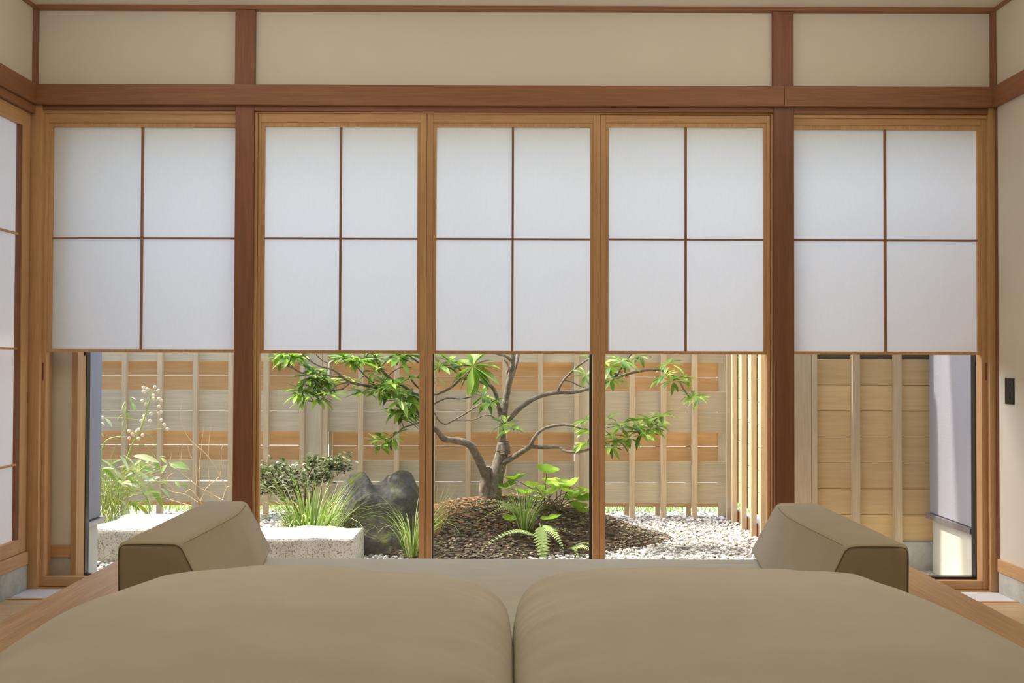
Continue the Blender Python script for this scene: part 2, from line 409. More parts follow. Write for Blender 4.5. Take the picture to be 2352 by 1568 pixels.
# lintels under the beam in each bay
zl = zn0
for k, (a, b, py, py2) in enumerate(((PX(92, YW, 250), xl0, 254, 261), (xl1, xr0, 256, 259), (xr1, PX(2273, YW, 250), 258, 266))):
    trim(19 + 2 * k, a, b, YW + .004, YW + .12, PZ(py, YW), zl - .001, mat=BEAM['x'],
         lab=('reddish lintel over the left window', 'long reddish lintel over the three middle windows', 'reddish lintel over the right window')[k])
    trim(20 + 2 * k, a, b, YW + .018, YW + .12, PZ(py2, YW), PZ(py, YW) - .001, mat=SASH['x'],
         lab=('lighter wooden strip under the lintel of the left window', 'narrow wooden strip under the lintel of the middle windows', 'lighter wooden strip under the lintel of the right window')[k])

# snow-viewing shoji windows: paper above, clear below
YD = YW + .03
def window(n, L, Rr, T, B, pl, pr, kx, ptop, pmid, pbot, ol, orr, lab, bottom):
    """all numbers are photo pixels on the window plane"""
    zT, zB = PZ(T, YD), 0.006
    x0, x1 = PX(L, YD, 700), PX(Rr, YD, 700)
    w = st(empty('window_%d' % n, ((x0 + x1) / 2, YD, 0)), lab, 'window')
    X = lambda p: PX(p, YD, 700)
    Z = lambda p: PZ(p, YD, (L + Rr) / 2)
    sl, sr = X(ol), X(orr)
    zpt, zpm, zpb = Z(ptop), Z(pmid), Z(pbot)
    box('stile', x0 + .001, sl, YD, YD + .035, zB, zT, SASH['z'], w)
    box('stile', sr, x1 - .001, YD, YD + .035, zB, zT, SASH['z'], w)
    box('top_rail', sl, sr, YD + .0005, YD + .0345, zpt + .02, zT, SASH['x'], w)
    box('bottom_rail', sl, sr, YD + .0005, YD + .0345, zB, bottom, SASH['x'], w)
    # raised paper sash inside the frame
    y2 = YD + .007
    pL, pR = X(pl), X(pr)
    fr = MB()
    for q in ((sl, pL, y2, y2 + .018, zpb, zpt + .02), (pR, sr, y2, y2 + .018, zpb, zpt + .02), (pL, pR, y2, y2 + .018, zpt, zpt + .02), (sl, sr, y2 - .003, y2 + .018, zpb - .016, zpb)):
        v_, f_ = boxdata(*q); fr.add(v_, f_)
    ps = fr.build('paper_sash', SASH['z'], w, False)
    xk = X(kx)
    box('muntin', xk - .0055, xk + .0055, y2 + .002, y2 + .016, zpb, zpt, BEAM['z'], ps, .0005)  # darker wood than the sash stands in for backlit shade
    box('muntin', pL, xk - .0055, y2 + .003, y2 + .016, zpm - .0045, zpm + .0045, BEAM['x'], ps, .0005)
    box('muntin', xk + .0055, pR, y2 + .003, y2 + .016, zpm - .0045, zpm + .0045, BEAM['x'], ps, .0005)
    yp = y2 + .0165
    for a, b in ((pL, xk), (xk, pR)):
        for c, d in ((zpb, zpm), (zpm, zpt)):
            cx, cz = (a + b) / 2, (c + d) / 2
            me = mesh('paper_pane', [(a - cx, 0, c - cz), (b - cx, 0, c - cz), (b - cx, 0, d - cz), (a - cx, 0, d - cz)], [(0, 1, 2, 3)])
            link('paper_pane', me, PAPER, ps, (cx, yp, cz))
    return w, x0, x1
w1, *_ = window(1, 93, 545, 264, 0, 116, 545 - 1, 322, 291, 546, 801.5, 107, 544.5, 'left window of wood and paper, grid of four panes with clear glass below, beside left wall', PZ(1324.5, YD, 100))
w2, *_ = window(2, 590, 979, 262, 0, 605, 957, 780, 290, 547, 804, 597, 964, 'first of the three middle windows, shrub and stone seen under its paper panes', PZ(1330, YD))
w3, *_ = window(3, 979, 1378, 262, 0, 1001, 1356, 1177, 291, 548, 805.5, 993, 1362, 'centre window of the three middle ones, tree trunk seen under its paper panes', PZ(1330, YD))
w4, *_ = window(4, 1378, 1770, 263, 0, 1398, 1755, 1576, 291, 549, 806, 1391, 1762, 'last of the three middle windows, white gravel seen under its paper panes', PZ(1330, YD))
w5, *_ = window(5, 1818, 2272, 268, 0, 1822, 2248, 2036, 297, 551, 807, 1819, 2254, 'right window of wood and paper, pale board wall seen under its panes', PZ(1334, YD, 2250))
# finger pulls
for w, px in ((w1, 97.5), (w5, 2266)):
    a = P(px, 853, YD)
    box('finger_pull', a.x - .007, a.x + .007, YD - .0012, YD + .002, a.z - .045, a.z + .045, POST['z'], w, .0005)
trim(25, xl1 + .0005, PX(590, YD, 700), YW + .016, YW + .07, 0, PZ(259, YW), mat=SASH['z'], lab='narrow jamb right of the left pillar')
trim(26, PX(1770, YD, 700), xr0 - .0005, YW + .016, YW + .07, 0, PZ(259, YW), mat=SASH['z'], lab='narrow jamb left of the right pillar')

# outer glazing behind the paper windows
YG = 5.34
def glazing(n, a, b, bars, lab, z0=.02, z1=2.40):
    g = st(empty('window_%d' % n, ((a + b) / 2, YG, 0)), lab, 'window')
    me = mesh('glass_pane', [(a - (a + b) / 2, 0, z0), (b - (a + b) / 2, 0, z0), (b - (a + b) / 2, 0, z1), (a - (a + b) / 2, 0, z1)], [(0, 1, 2, 3)])
    link('glass_pane', me, GLASS, g, ((a + b) / 2, YG, 0))
    for x0, x1, y0, y1 in bars: box('sash_stile', x0, x1, y0, y1, 0, z1 + .02, BLACK, g)
    box('sash_rail', a, b, YG - .02, YG + .02, z1, z1 + .04, BLACK, g)
    box('sash_rail', a, b, YG - .02, YG + .02, -.03, z0, BLACK, g)
    return g
gl0, gl1 = PX(188, YG, 1000), PX(203, YG, 1000)
gr0, gr1 = PX(2234, YG, 1000), PX(2252, YG, 1000)
xa, xb = (xl0 + xl1) / 2 - .06, (xr0 + xr1) / 2 + .06
g6 = glazing(6, gl0, xa, [(gl0, gl0 + .018, YG - .02, YG + .02), (gl0 + .019, gl1, YG - .03, YG + .02)], 'black framed glass door outside the left paper window')
g7 = glazing(7, xb, gr1, [(gr1 - .018, gr1, YG - .02, YG + .02), (gr0, gr1 - .019, YG - .03, YG + .02)], 'black framed glass door outside the right paper window')
g8 = glazing(8, xa + .001, xb - .001, [(PX(988, YG, 1000), PX(996.5, YG, 1000), YG - .012, YG + .012), (PX(1353.5, YG, 1000), PX(1362, YG, 1000), YG - .012, YG + .012)], 'large outer glazing outside the three middle windows')
box('roller_guide', gl0 + .002, gl1 + .004, YG - .055, YG - .031, PZ(819, YG), PZ(806, YG) + .04, BLACK, g6)
box('roller_guide', gr0 - .004, gr1 - .002, YG - .055, YG - .031, PZ(827, YG), PZ(811, YG) + .04, BLACK, g7)
# reveals between the two layers
zr1 = 2.45
w = st(empty('wall_reveal', (XL, 5.22, 0)), 'narrow cream plaster pier between left window and black glass door', 'wall')
ya = 5.22
box('plaster', XL - .1, PX(166, ya, 1000), ya, ya + .10, .19, zr1, CEIL, w, 0)
box('rail', XL - .1, PX(166, ya, 1000), ya - .012, ya - .001, PZ(1279, ya, 140), PZ(1251, ya, 140), SASH['x'], w)
box('plinth', XL - .1, PX(166, ya, 1000), ya - .006, ya + .1, 0, PZ(1281, ya, 140), CONC, w, 0)
trim(27, PX(166, ya, 1000), PX(179, ya, 1000), ya - .01, ya + .15, 0, zr1, mat=SASH['z'], lab='upright wooden strip beside the narrow plaster pier')
trim(28, PX(179.3, ya, 1000), gl0 - .0005, ya + .02, ya + .15, 0, zr1, mat=SASH['z'], lab='paler wooden upright touching the black glass door on the left')
trim(29, gr1 + .0005, XR + .1, ya + .02, ya + .15, 0, zr1, mat=SASH['z'], lab='wooden upright touching the black glass door on the right')
st(box('floor_sill', XL - .1, XR + .1, YW + .006, YG + .04, -.03, .004, SASH['x']), 'wooden sill board between the paper windows and the outer glass', 'floor')
st(box('wall_header', XL - .1, XR + .1, YG - .09, YG + .08, 2.445, 3.0, STUCCO, None, 0), 'outer wall strip over the glass doors', 'wall')

# left wall: paper sliding window seen edge on
def side_window():
    X = XL
    zT, zBm = zn0 - .047, .194
    w = st(empty('window_9', (X, 4.0, 0)), 'tall paper sliding window in the left wall, four panes high', 'window')
    y0, y1 = 2.6, YW - .012
    for a, b in ((y1 - .075, y1), (y0, y0 + .06)):
        box('stile', X - .03, X - .004, a, b, zBm, zT, SASH['z'], w)
    box('top_rail', X - .03, X - .004, y0 + .06, y1 - .075, zT - .075, zT, SASH['y'], w)
    box('bottom_rail', X - .03, X - .004, y0 + .06, y1 - .075, zBm, zBm + .07, SASH['y'], w)
    p0, p1 = y0 + .08, y1 - .105
    box('sash_stile', X - .024, X - .010, p1, y1 - .075, zBm + .07, zT - .075, POST['z'], w)
    box('sash_stile', X - .024, X - .010, y0 + .06, p0, zBm + .07, zT - .075, POST['z'], w)
    zs = [zBm + .07, .636, 1.209, 1.777, zT - .075]
    for z in zs[1:-1]: box('muntin', X - .024, X - .008, p0, p1, z - .005, z + .005, SASH['y'], w, .0005)
    for a, b in zip(zs[:-1], zs[1:]):
        cy, cz = (p0 + p1) / 2, (a + b) / 2
        me = mesh('paper_pane', [(0, p0 - cy, a - cz), (0, p1 - cy, a - cz), (0, p1 - cy, b - cz), (0, p0 - cy, b - cz)], [(0, 1, 2, 3)])
        link('paper_pane', me, PAPER, w, (X - .0245, cy, cz))
side_window()

# wall switch on the right wall
a, b = P(2309, 900, 4.99), P(2329.5, 900, 4.90)
sw = empty('wall_switch', (XR, 4.93, 1.0)); tag(sw, 'slim black rectangular wall switch on the right wall', 'switch')
zc_ = PZ(898, 4.93, 2319); hs = .064
plt = box('plate', XR - .007, XR, 4.885, 4.967, zc_ - hs, zc_ + hs, SWITCH, sw, .001)
box('rocker', XR - .0095, XR - .007, 4.915, 4.937, zc_ - hs * .62, zc_ + hs * .62, BLACK, plt, .001)

# eaves roof over the windows
rf = st(empty('roof', (0, 5.3, 3.05)), 'eaves of the house roof over the windows', 'roof')
box('roof_slab', XL - 1.1, XR + .6, YB - .2, 5.86, 3.06, 3.2, FRONTB['x'], rf, 0)

# ------------------------------------------------------------------ bed
CX = .03
ZS = .32
hl, hr = -1.848, 1.907
bed = empty('bed_platform', (CX, 2.0, 0)); tag(bed, 'very wide low wooden bed platform in the middle of the room', 'bed')
yb0, yb1 = -.75, 4.86
box('side_rail', hl, hl + .30, yb0, yb1, .02, .20, BEDW['y'], bed, .004)
box('side_rail', hr - .30, hr, yb0, yb1, .02, .20, BEDW['y'], bed, .004)
box('foot_rail', hl + .301, hr - .301, yb1 - .18, yb1, .02, .20, BEDW['x'], bed, .004)
box('head_rail', hl + .301, hr - .301, yb0, yb0 + .18, .02, .20, BEDW['x'], bed, .004)
box('deck', hl + .302, hr - .302, yb0 + .182, yb1 - .182, .10, .195, BEDW['x'], bed, .002)
for x in (hl + .2, CX, hr - .2):
    for y in (yb0 + .3, yb1 - .3): box('leg', x - .05, x + .05, y - .05, y + .05, 0, .019, BEDW['z'], bed, 0)

def grid(nu, nv, fn):
    vs = [fn(i / nu, j / nv) for j in range(nv + 1) for i in range(nu + 1)]
    fs = [(j * (nu + 1) + i, j * (nu + 1) + i + 1, (j + 1) * (nu + 1) + i + 1, (j + 1) * (nu + 1) + i) for j in range(nv) for i in range(nu)]
    return vs, fs
# mattress pad, rounded rim, faint wrinkles
def mattress():
    x0, x1, y0, y1 = CX - 1.30, CX + 1.30, -.5, 4.30
    mb = MB(); nu, nv = 150, 210; rr = .05
    def fn(u, v):
        eu = abs(u - .5) * 2; ev = abs(v - .5) * 2
        X = x0 + (x1 - x0) * u; Y = y0 + (y1 - y0) * v
        dx = min(X - x0, x1 - X); dy = min(Y - y0, y1 - Y); d = min(dx, dy)
        drop = 0
        if d < rr: drop = rr - math.sqrt(max(rr * rr - (rr - d) ** 2, 0))
        p = Vector((X, Y, 0))
        cen = math.exp(-((X - CX) / .35) ** 2) * (1 if Y > 2.6 else 0)
        wr = noise.noise(Vector((X * 1.2 + Y * 1.0, Y * 6, 3))) * .003 + cen * noise.noise(Vector((X * 5 + Y * 3.0, Y * 16, 9))) * .006
        return (X, Y, ZS - drop + wr * min(1, d / .08))
    t, f = grid(nu, nv, fn); mb.add(t, f)
    # skirt
    loop = [i for i in range(nu + 1)] + [j * (nu + 1) + nu for j in range(1, nv + 1)] + [nv * (nu + 1) + i for i in range(nu - 1, -1, -1)] + [j * (nu + 1) for j in range(nv - 1, 0, -1)]
    base = len(mb.v)
    for i in loop: v = mb.v[i]; mb.v.append((v[0], v[1], .201))
    L = len(loop)
    for k in range(L): mb.f.append((loop[(k + 1) % L], loop[k], base + k, base + (k + 1) % L))
    mb.f.append(tuple(base + k for k in range(L)))
    o = mb.build('mattress', SHEET); return tag(o, 'wide thin mattress under a grey beige sheet on the wooden platform', 'mattress')
mattress()

def duvet(name, xi, xo, lab, seed):
    """xi inner edge (bed centre), xo outer edge"""
    sgn = 1 if xo > xi else -1
    y0, y1 = .45, 3.24
    nu, nv = 130, 200
    wdt = abs(xo - xi); xm = (xi + xo) / 2
    def prof(t, p): return max(0.0, 1 - abs(t) ** p) ** (1 / p)
    def fn(u, v):
        a = math.sin((u - .5) * math.pi); b = math.sin((v - .5) * math.pi)
        X = xm + a * wdt / 2; Y = (y0 + y1) / 2 + b * (y1 - y0) / 2
        s = a * sgn                                    # +1 at outer edge
        # round plan corners
        cu = abs(a) ** 5; cv = abs(b) ** 8 * (1 if b > 0 else .2)
        X = xm + (X - xm) * (1 - (.09 if s > 0 else .17 * min(1, -s * 2)) * cv); Y = (y0 + y1) / 2 + (Y - (y0 + y1) / 2) * (1 - .05 * cu)
        outer = max(0, s - .55) / .45
        zb = ZS + .004 - .08 * min(1, outer * 1.4) * 1.0
        pu = prof(a, 2.4 if s > 0 else 5.0); pv = prof(b, 4.2)
        H = .256 + (.08 * min(1, outer * 1.4)) * .55
        h = H * pu * pv
        # sag and folds
        n1 = noise.noise(Vector((X * 1.9 + seed, Y * 2.6, seed))) * .028
        n2 = noise.noise(Vector((X * 2.6 + seed, Y * 5.5 + X * 1.5, seed + 4))) * .008
        n3 = math.exp(-((s + 1) / .22) ** 2) * noise.noise(Vector((X * 3 + seed, Y * 15, seed))) * .020
        n4 = math.exp(-((b - 1) / .18) ** 2) * noise.noise(Vector((X * 9 + seed, Y * 2, seed))) * .010
        h += (n1 + n2 + n3 + n4) * min(1, pu * pv * 1.3)
        return (X, Y, zb + h)
    t, f = grid(nu, nv, fn)
    mb = MB(); mb.add(t, f)
    def fb(u, v):
        p = fn(u, v); 
        a = math.sin((u - .5) * math.pi); s = a * sgn
        outer = max(0, min(1, (abs(p[0] - CX) - 1.305) / .04)) if s > 0 else 0
        return (p[0], p[1], min(ZS + .004 - .08 * outer, p[2] - .0005))
    t2, f2 = grid(nu, nv, fb); mb.add(t2, [q[::-1] for q in f2])
    o = mb.build(name, DUVET)
    tag(o, lab, 'duvet', 'duvets side by side on the bed'); return o
duvet('duvet', CX - .005, CX - 1.36, 'puffy taupe duvet on the left half of the bed', 3.0)
duvet('duvet', CX - .012, CX + 1.37, 'puffy taupe duvet on the right half of the bed', 11.0)

def bolster(sg, lab):
    z0, z1 = ZS + .002, ZS + .240
    # station y -> (outer x, inner top x, inner bottom x) ; top y and bottom y differ at the far end
    st_ = [(3.31, 3.30, 1.305, 1.100, .985), (3.95, 3.95, 1.305, 1.085, .985), (4.41, 4.27, 1.305, 1.125, 1.045)]
    vs = []
    for yb_, yt_, xo_, xt_, xb_ in st_:
        vs += [(CX + sg * xo_, yb_, z0), (CX + sg * xo_, yt_, z1), (CX + sg * xt_, yt_, z1), (CX + sg * xb_, yb_, z0)]
    fs = [(0, 1, 2, 3), (11, 10, 9, 8)]
    for k in range(2):
        for i in range(4):
            a, b = 4 * k + i, 4 * k + (i + 1) % 4
            fs.append((a, a + 4, b + 4, b))
    me = mesh('cover', vs, fs)
    bm = bmesh.new(); bm.from_mesh(me); bmesh.ops.recalc_face_normals(bm, faces=bm.faces[:])
    ed = [e for e in bm.edges if not (len(e.link_faces) == 2 and e.link_faces[0].normal.angle(e.link_faces[1].normal) < .35)]
    bmesh.ops.bevel(bm, geom=ed, offset=.022, segments=5, affect='EDGES', profile=0.5)
    bmesh.ops.subdivide_edges(bm, edges=[e for e in bm.edges if e.calc_length() > .12], cuts=3, use_grid_fill=True)
    bm.to_mesh(me); bm.free(); me.polygons.foreach_set('use_smooth', [True] * len(me.polygons))
    root = empty('bolster', (CX + sg * 1.15, 3.85, ZS)); tag(root, lab, 'cushion', 'wedge bolsters at the foot of the bed')
    oc = Vector(root.location)
    for v_ in me.vertices: v_.co -= oc
    o = link('cover', me, BOLSTER, root, oc)
    wn = o.modifiers.new('wn', 'WEIGHTED_NORMAL'); wn.keep_sharp = True
    # seam piping: round the near face and along the top crease
    e = .006
    T = lambda x, y, z: (CX + sg * x, y, z)
    pts = [T(1.299, 3.313, z0 + .02), T(1.299, 3.307, z1 - .045), T(1.293, 3.305, z1 - .02), T(1.275, 3.305, z1 - .009), T(1.20, 3.303, z1 - .006), T(1.118, 3.303, z1 - .008), T(1.095, 3.304, z1 - .02), T(1.083, 3.306, z1 - .04), T(.998, 3.315, z0 + .02)]
    MB().tube(pts, .0024, 6, 4).build('piping', SEAM, o)
    pts = [T(1.090, 3.325, z1 - .006), T(1.080, 3.6, z1 - .0075), T(1.076, 3.93, z1 - .0075), T(1.108, 4.18, z1 - .006)]
    MB().tube(pts, .0011, 6, 4).build('seam', SEAM, o)
bolster(-1, 'taupe wedge bolster at the left foot corner of the bed')
bolster(1, 'taupe wedge bolster at the right foot corner of the bed')

# ------------------------------------------------------------------ garden ground
GZ = -.07
MC = (.0, 6.98); MR = (1.20, .76)
def mound_h(x, y):
    k = 1 / (1 + math.exp(-(x - .22) * 9)); ry = MR[1] if y > MC[1] else .92 - .30 * k
    r = math.sqrt(((x - MC[0]) / MR[0]) ** 2 + ((y - MC[1]) / ry) ** 2) * (1 + .05 * math.sin(x * 7 + 1))
    if r >= 1: return 0
    return .275 * (math.cos(r * math.pi) * .5 + .5) ** .66 * (1 + .12 * noise.noise(Vector((x * 4, y * 4, 0)))) + .012 * noise.noise(Vector((x * 12, y * 12, 2))) * (1 - r)
def gz(x, y): return GZ + mound_h(x, y)
YF = 7.80                                   # front of the fence battens
t, f = grid(60, 60, lambda u, v: (-6 + 12 * u, 5.42 + 9 * v, GZ - .012 + .004 * noise.noise(Vector((u * 30, v * 30, 0)))))
mb = MB(); mb.add(t, f); st(mb.build('ground', GRIT), 'pale gritty ground of the garden', 'ground')
t, f = grid(120, 90, lambda u, v: (MC[0] + (u * 2 - 1) * (MR[0] + .02), MC[1] + (v * 2 - 1) * .96, 0))
t = [(x, y, (gz(x, y) + (.012 * noise.noise(Vector((x * 30, y * 30, 5)))) if mound_h(x, y) > 0.001 else GZ - .03)) for x, y, z in t]
mb = MB(); mb.add(t, f)
md = empty('planting_mound', (MC[0], MC[1], GZ)); tag(md, 'low dark earth mound around the tree covered in bark chips', 'mound')
mb.build('earth', SOIL, md)

def scatter(name, n, pick, shape, sizes, mat, parent, seed, squash=.6, keep=None):
    rg = np.random.RandomState(seed)
    bv, bf = shape; bv = np.array(bv, float); nv = len(bv)
    V = []; Fc = []; k = 0
    for _ in range(n):
        q = pick(rg)
        if q is None: continue
        x, y, z = q
        s = sizes[0] + (sizes[1] - sizes[0]) * rg.rand() ** 1.5
        a, b, c = rg.rand(3) * 6.28
        m = np.array(Matrix.Rotation(a, 3, 'Z') @ Matrix.Rotation((b - 3.14) * .12, 3, 'X'))
        d = bv * (1 + .35 * (rg.rand(nv, 1) - .5)) * np.array([s * (.8 + .5 * rg.rand()), s, s * squash])
        V.append(d @ m.T + np.array([x, y, z + s * squash * .45])); Fc.append(np.array(bf) + k * nv); k += 1
    V = np.concatenate(V); Fc = np.concatenate(Fc)
    me = bpy.data.meshes.new(name); c = np.array(parent.location) if parent is not None else np.zeros(3)
    me.from_pydata((V - c).tolist(), [], Fc.tolist()); me.update()
    return link(name, me, mat, parent, c if parent is not None else (0, 0, 0))
bm = bmesh.new(); bmesh.ops.create_icosphere(bm, subdivisions=1, radius=.5)
ICO = ([tuple(v.co) for v in bm.verts], [tuple(v.index for v in f.verts) for f in bm.faces]); bm.free()
bm = bmesh.new(); bmesh.ops.create_icosphere(bm, subdivisions=2, radius=.5)
ICO2 = ([tuple(v.co) for v in bm.verts], [tuple(v.index for v in f.verts) for f in bm.faces]); bm.free()
CH = boxdata(-.5, .5, -.22, .22, -.3, .3)
def pg(rg):
    x = -2.7 + 4.5 * rg.rand(); y = 5.75 + 2.7 * rg.rand()
    if mound_h(x, y) > .012: return None
    return x, y, GZ - .008
o = scatter('gravel', 21000, pg, ICO, (.014, .032), PEBBLE, None, 1)
tag(o, 'bed of white pebbles covering the garden floor', 'gravel', None, 'stuff')
def pm(rg):
    a = rg.rand() * 6.283; r = math.sqrt(rg.rand()) * 1.0
    x = MC[0] + MR[0] * r * math.cos(a); y = MC[1] + .95 * r * math.sin(a)
    if mound_h(x, y) < .004: return None
    return x, y, gz(x, y) - .002
o = scatter('bark_chips', 19000, pm, CH, (.012, .034), CHIP, md, 2, .35); o['kind'] = 'stuff'
def pm2(rg):
    x = -.32 + rg.randn() * .26; y = 6.85 + rg.randn() * .20
    if mound_h(x, y) < .1: return None
    return x, y, gz(x, y) + .004
o = scatter('moss', 2600, pm2, CH, (.010, .030), REDMOSS, md, 3, .3); o['kind'] = 'stuff'

# ------------------------------------------------------------------ fences
fz = []                                      # rows from photo measurements: (z0, z1, front?)
back = empty('back_fence', (-.4, YF + .1, GZ)); tag(back, 'tall board fence behind the tree, weathered and orange boards in turn behind upright battens', 'fence')
yF = YF + .045; yBk = YF + .10
rows = []
z = .039
first = True
edges = [.039, .365, .590, .912, 1.136, 1.461, 1.687, 2.01]
def rowz(i): return edges[i]
sects = [(-4.2, PX(699, YF)), (PX(740, YF), PX(1328, YF)), (PX(1348, YF), PX(1668, YF) + .01)]
for k, (a, b) in enumerate(sects):
    for lo, hi in ((.039, .365), (.590, .912), (1.136, 1.461), (1.687, 2.01)):
        mid = (lo + hi) / 2; g = .0016 + (.0012 if k == 0 else 0)
        box('board', a, b, yF, yF + .018, lo, mid - g, FRONTB['x'], back)
        box('board', a, b, yF, yF + .018, mid + g, hi, FRONTB['x'], back)
    for lo, hi in ((.005, .06), (.345, .610), (.89, 1.156), (1.44, 1.71)):
        g = .0018 if k != 1 else .001
        aa, bb = (a + (.072 if k == 1 else 0), b - (.045 if k else 0))
        if hi - lo < .1: box('board', aa, bb, yBk, yBk + .018, lo, hi, BACKB, back); continue
        mid = (lo + hi) / 2
        box('board', aa, bb, yBk, yBk + .018, lo, mid - g, BACKB, back)
        box('board', aa, bb, yBk, yBk + .018, mid + g, hi, BACKB, back)
for px0, px1 in ((33, 43), (115, 125), (196, 206), (278, 288.5), (360, 370.5), (441.5, 452), (523, 534), (604, 616), (687.6, 698.6), (740, 751.6), (822, 833.5), (905, 916.4), (988, 999), (1070, 1081), (1153.5, 1164), (1236.5, 1247), (1320, 1330), (1447, 1458.5), (1519, 1531), (1590.5, 1602.5)):
    a, b = PX(px0, YF, 1000), PX(px1, YF, 1000)
    box('batten', a, b, YF, YF + .044, GZ - .02, 2.02, BATTEN, back)
    box('back_batten', a - .03, b - .03, yBk + .02, yBk + .055, GZ - .02, 2.02, BATTEN, back)
for a, b in ((PX(699.5, YF), PX(739.5, YF)), (PX(1330.5, YF), PX(1356, YF) + .04)):
    box('post', a + .001, b - .001, YF + .025, YF + .14, GZ - .02, 2.05, FRONTB['z'], back)
for p0, p1 in ((756, 764), (1312, 1318), (1649, 1668)):
    box('back_batten', PX(p0, yBk, 1000), PX(p1, yBk, 1000), yBk - .005, yBk + .05, GZ - .02, 2.02, BATTEN, back)
box('cap_rail', -4.2, sects[-1][1], YF - .01, YF + .15, 2.05, 2.08, FRONTB['x'], back)

# side fence running toward the house on the right
XS = PX(1668, YF)                             # inner face of its battens
side = empty('side_fence', (XS + .05, 6.9, GZ)); tag(side, 'slatted side fence on the right with sunlit boards behind upright battens', 'fence')
dd = [YF + .0 - .02] + [1.72 * F / (p - 1160) for p in (1681, 1702, 1724, 1746, 1767, 1790, 1814)]
YP = 5.95
for i, d in enumerate(dd):
    box('batten', XS, XS + .04, d, d + .036, GZ - .02, 2.02, BATTEN, side)
zz = .08; i = 0
while zz < 2.0:
    z1 = min(zz + .158, 2.02)
    box('board', XS + .046, XS + .064, YP + .07, YF + .04, zz, z1 - .004, CREAMB, side); zz += .158
box('ground_rail', XS + .046, XS + .064, YP + .07, YF + .04, GZ - .03, .02, POST['y'], side)

# board wall facing the house in the right window
pn = empty('board_wall', (2.1, YP, GZ)); tag(pn, 'pale board wall with upright battens seen through the right window', 'fence')
yb_ = YP + .045
zs_ = [PZ(p, yb_, 1950) for p in (1301, 1242, 1182.5, 1122, 1063, 1003, 944, 885, 826)]
zs_ = [.0865 - .0] + [.0865 + (i + 1) * .1546 for i in range(13)]
z_off = PZ(1062, yb_, 1920) - (.0865 + 3 * .1546)
X0 = PX(1866, YP, 1000)
for i in range(13):
    zA = zs_[i] + z_off; zB_ = zs_[i + 1] + z_off - .002
    if zB_ > PZ(823, yb_, 1950): break
    box('board', X0, 2.62, yb_, yb_ + .018, zA, zB_, PANELB, pn)
box('corner_board', PX(1824, YP, 1000), PX(1864, YP, 1000), YP, YP + .05, GZ - .02, 2.05, BATTEN, pn)
box('gap_shade_back', X0, 2.62, yb_ + .0185, yb_ + .03, .09, 2.05, GAPSHADE, pn)
for p0, p1 in ((1865.2, 1877.5), (1959.5, 1976), (2056, 2072), (2150, 2166)):
    box('batten', PX(p0, YP, 1000), PX(p1, YP, 1000), YP, YP + .044, GZ, 2.05, BATTEN, pn)
box('base_beam', X0, 2.62, YP + .02, YP + .1, GZ - .02, zs_[0] + z_off - .003, CONC, pn, 0)

# stucco walls either side
def stucco(nm, X, sx, y0, y1, lab):
    w = st(empty(nm, (X, (y0 + y1) / 2, GZ)), lab, 'wall')
    box('stucco', X, X + sx * .4, y0, y1, .265, 3.05, STUCCO, w, .004)
    box('flashing', X - sx * .018, X + sx * .3, y0, y1 + .012, .232, .262, STEEL, w, .001)
    box('footing', X + sx * .012, X + sx * .38, y0, y1 - .012, GZ - .03, .2315, CONC_W, w, .002)
stucco('wall_outside_left', -2.292, -1, YG + .05, 5.70, 'grey stucco corner of the house outside the left window')
stucco('wall_outside_right', 2.515, 1, YG + .05, 5.94, 'grey stucco wall over a pale concrete footing outside the right window')

st(box('wall_sun_blocker', -4.4, -4.2, 1.0, 5.38, GZ, 4.2, STUCCO, None, 0), 'unseen added stucco wall blocking sun from the left side window', 'wall')  # added out of view to keep sun off the left paper window
st(box('wall_sky_blocker', -4.4, -4.2, 5.39, 7.9, GZ, 2.1, STUCCO, None, 0), 'unseen added low stucco wall far left, blocking bright sky beyond the berry plant', 'wall')  # added out of view to hold back horizon glare on the fence
# ------------------------------------------------------------------ stones
def stone(x0, x1, y0, y1, z0, z1, lab, seed, name='granite_block'):
    bm = bmesh.new(); bmesh.ops.create_cube(bm, size=2)
    bmesh.ops.bevel(bm, geom=bm.edges[:], offset=.10, segments=2, affect='EDGES', profile=.6)
    bmesh.ops.subdivide_edges(bm, edges=bm.edges[:], cuts=9, use_grid_fill=True)
    cx, cy, cz = (x0 + x1) / 2, (y0 + y1) / 2, (z0 + z1) / 2
    for v in bm.verts:
        p = Vector((v.co.x * (x1 - x0) / 2, v.co.y * (y1 - y0) / 2, v.co.z * (z1 - z0) / 2))
        nrm = v.co.normalized()
        q = p * 5 + Vector((seed, 0, 0))
        p += nrm * (noise.fractal(q, 1, 2, 5) * .018 + noise.noise(p * 1.8 + Vector((seed, 3, 0))) * .03)
        v.co = p
    me = bpy.data.meshes.new(name); bm.to_mesh(me); bm.free()
    me.polygons.foreach_set('use_smooth', [True] * len(me.polygons))
    o = link(name, me, GRANITE, None, (cx, cy, cz)); return tag(o, lab, 'stone')
stone(-2.50, -1.75, 6.08, 6.62, GZ - .06, .125, 'large granite block beside the grey stucco corner under the berry plant', 1)
stone(-1.52, -.86, 5.76, 6.14, GZ - .06, .135, 'granite block in front of the long grass tuft, left of the boulder', 6)
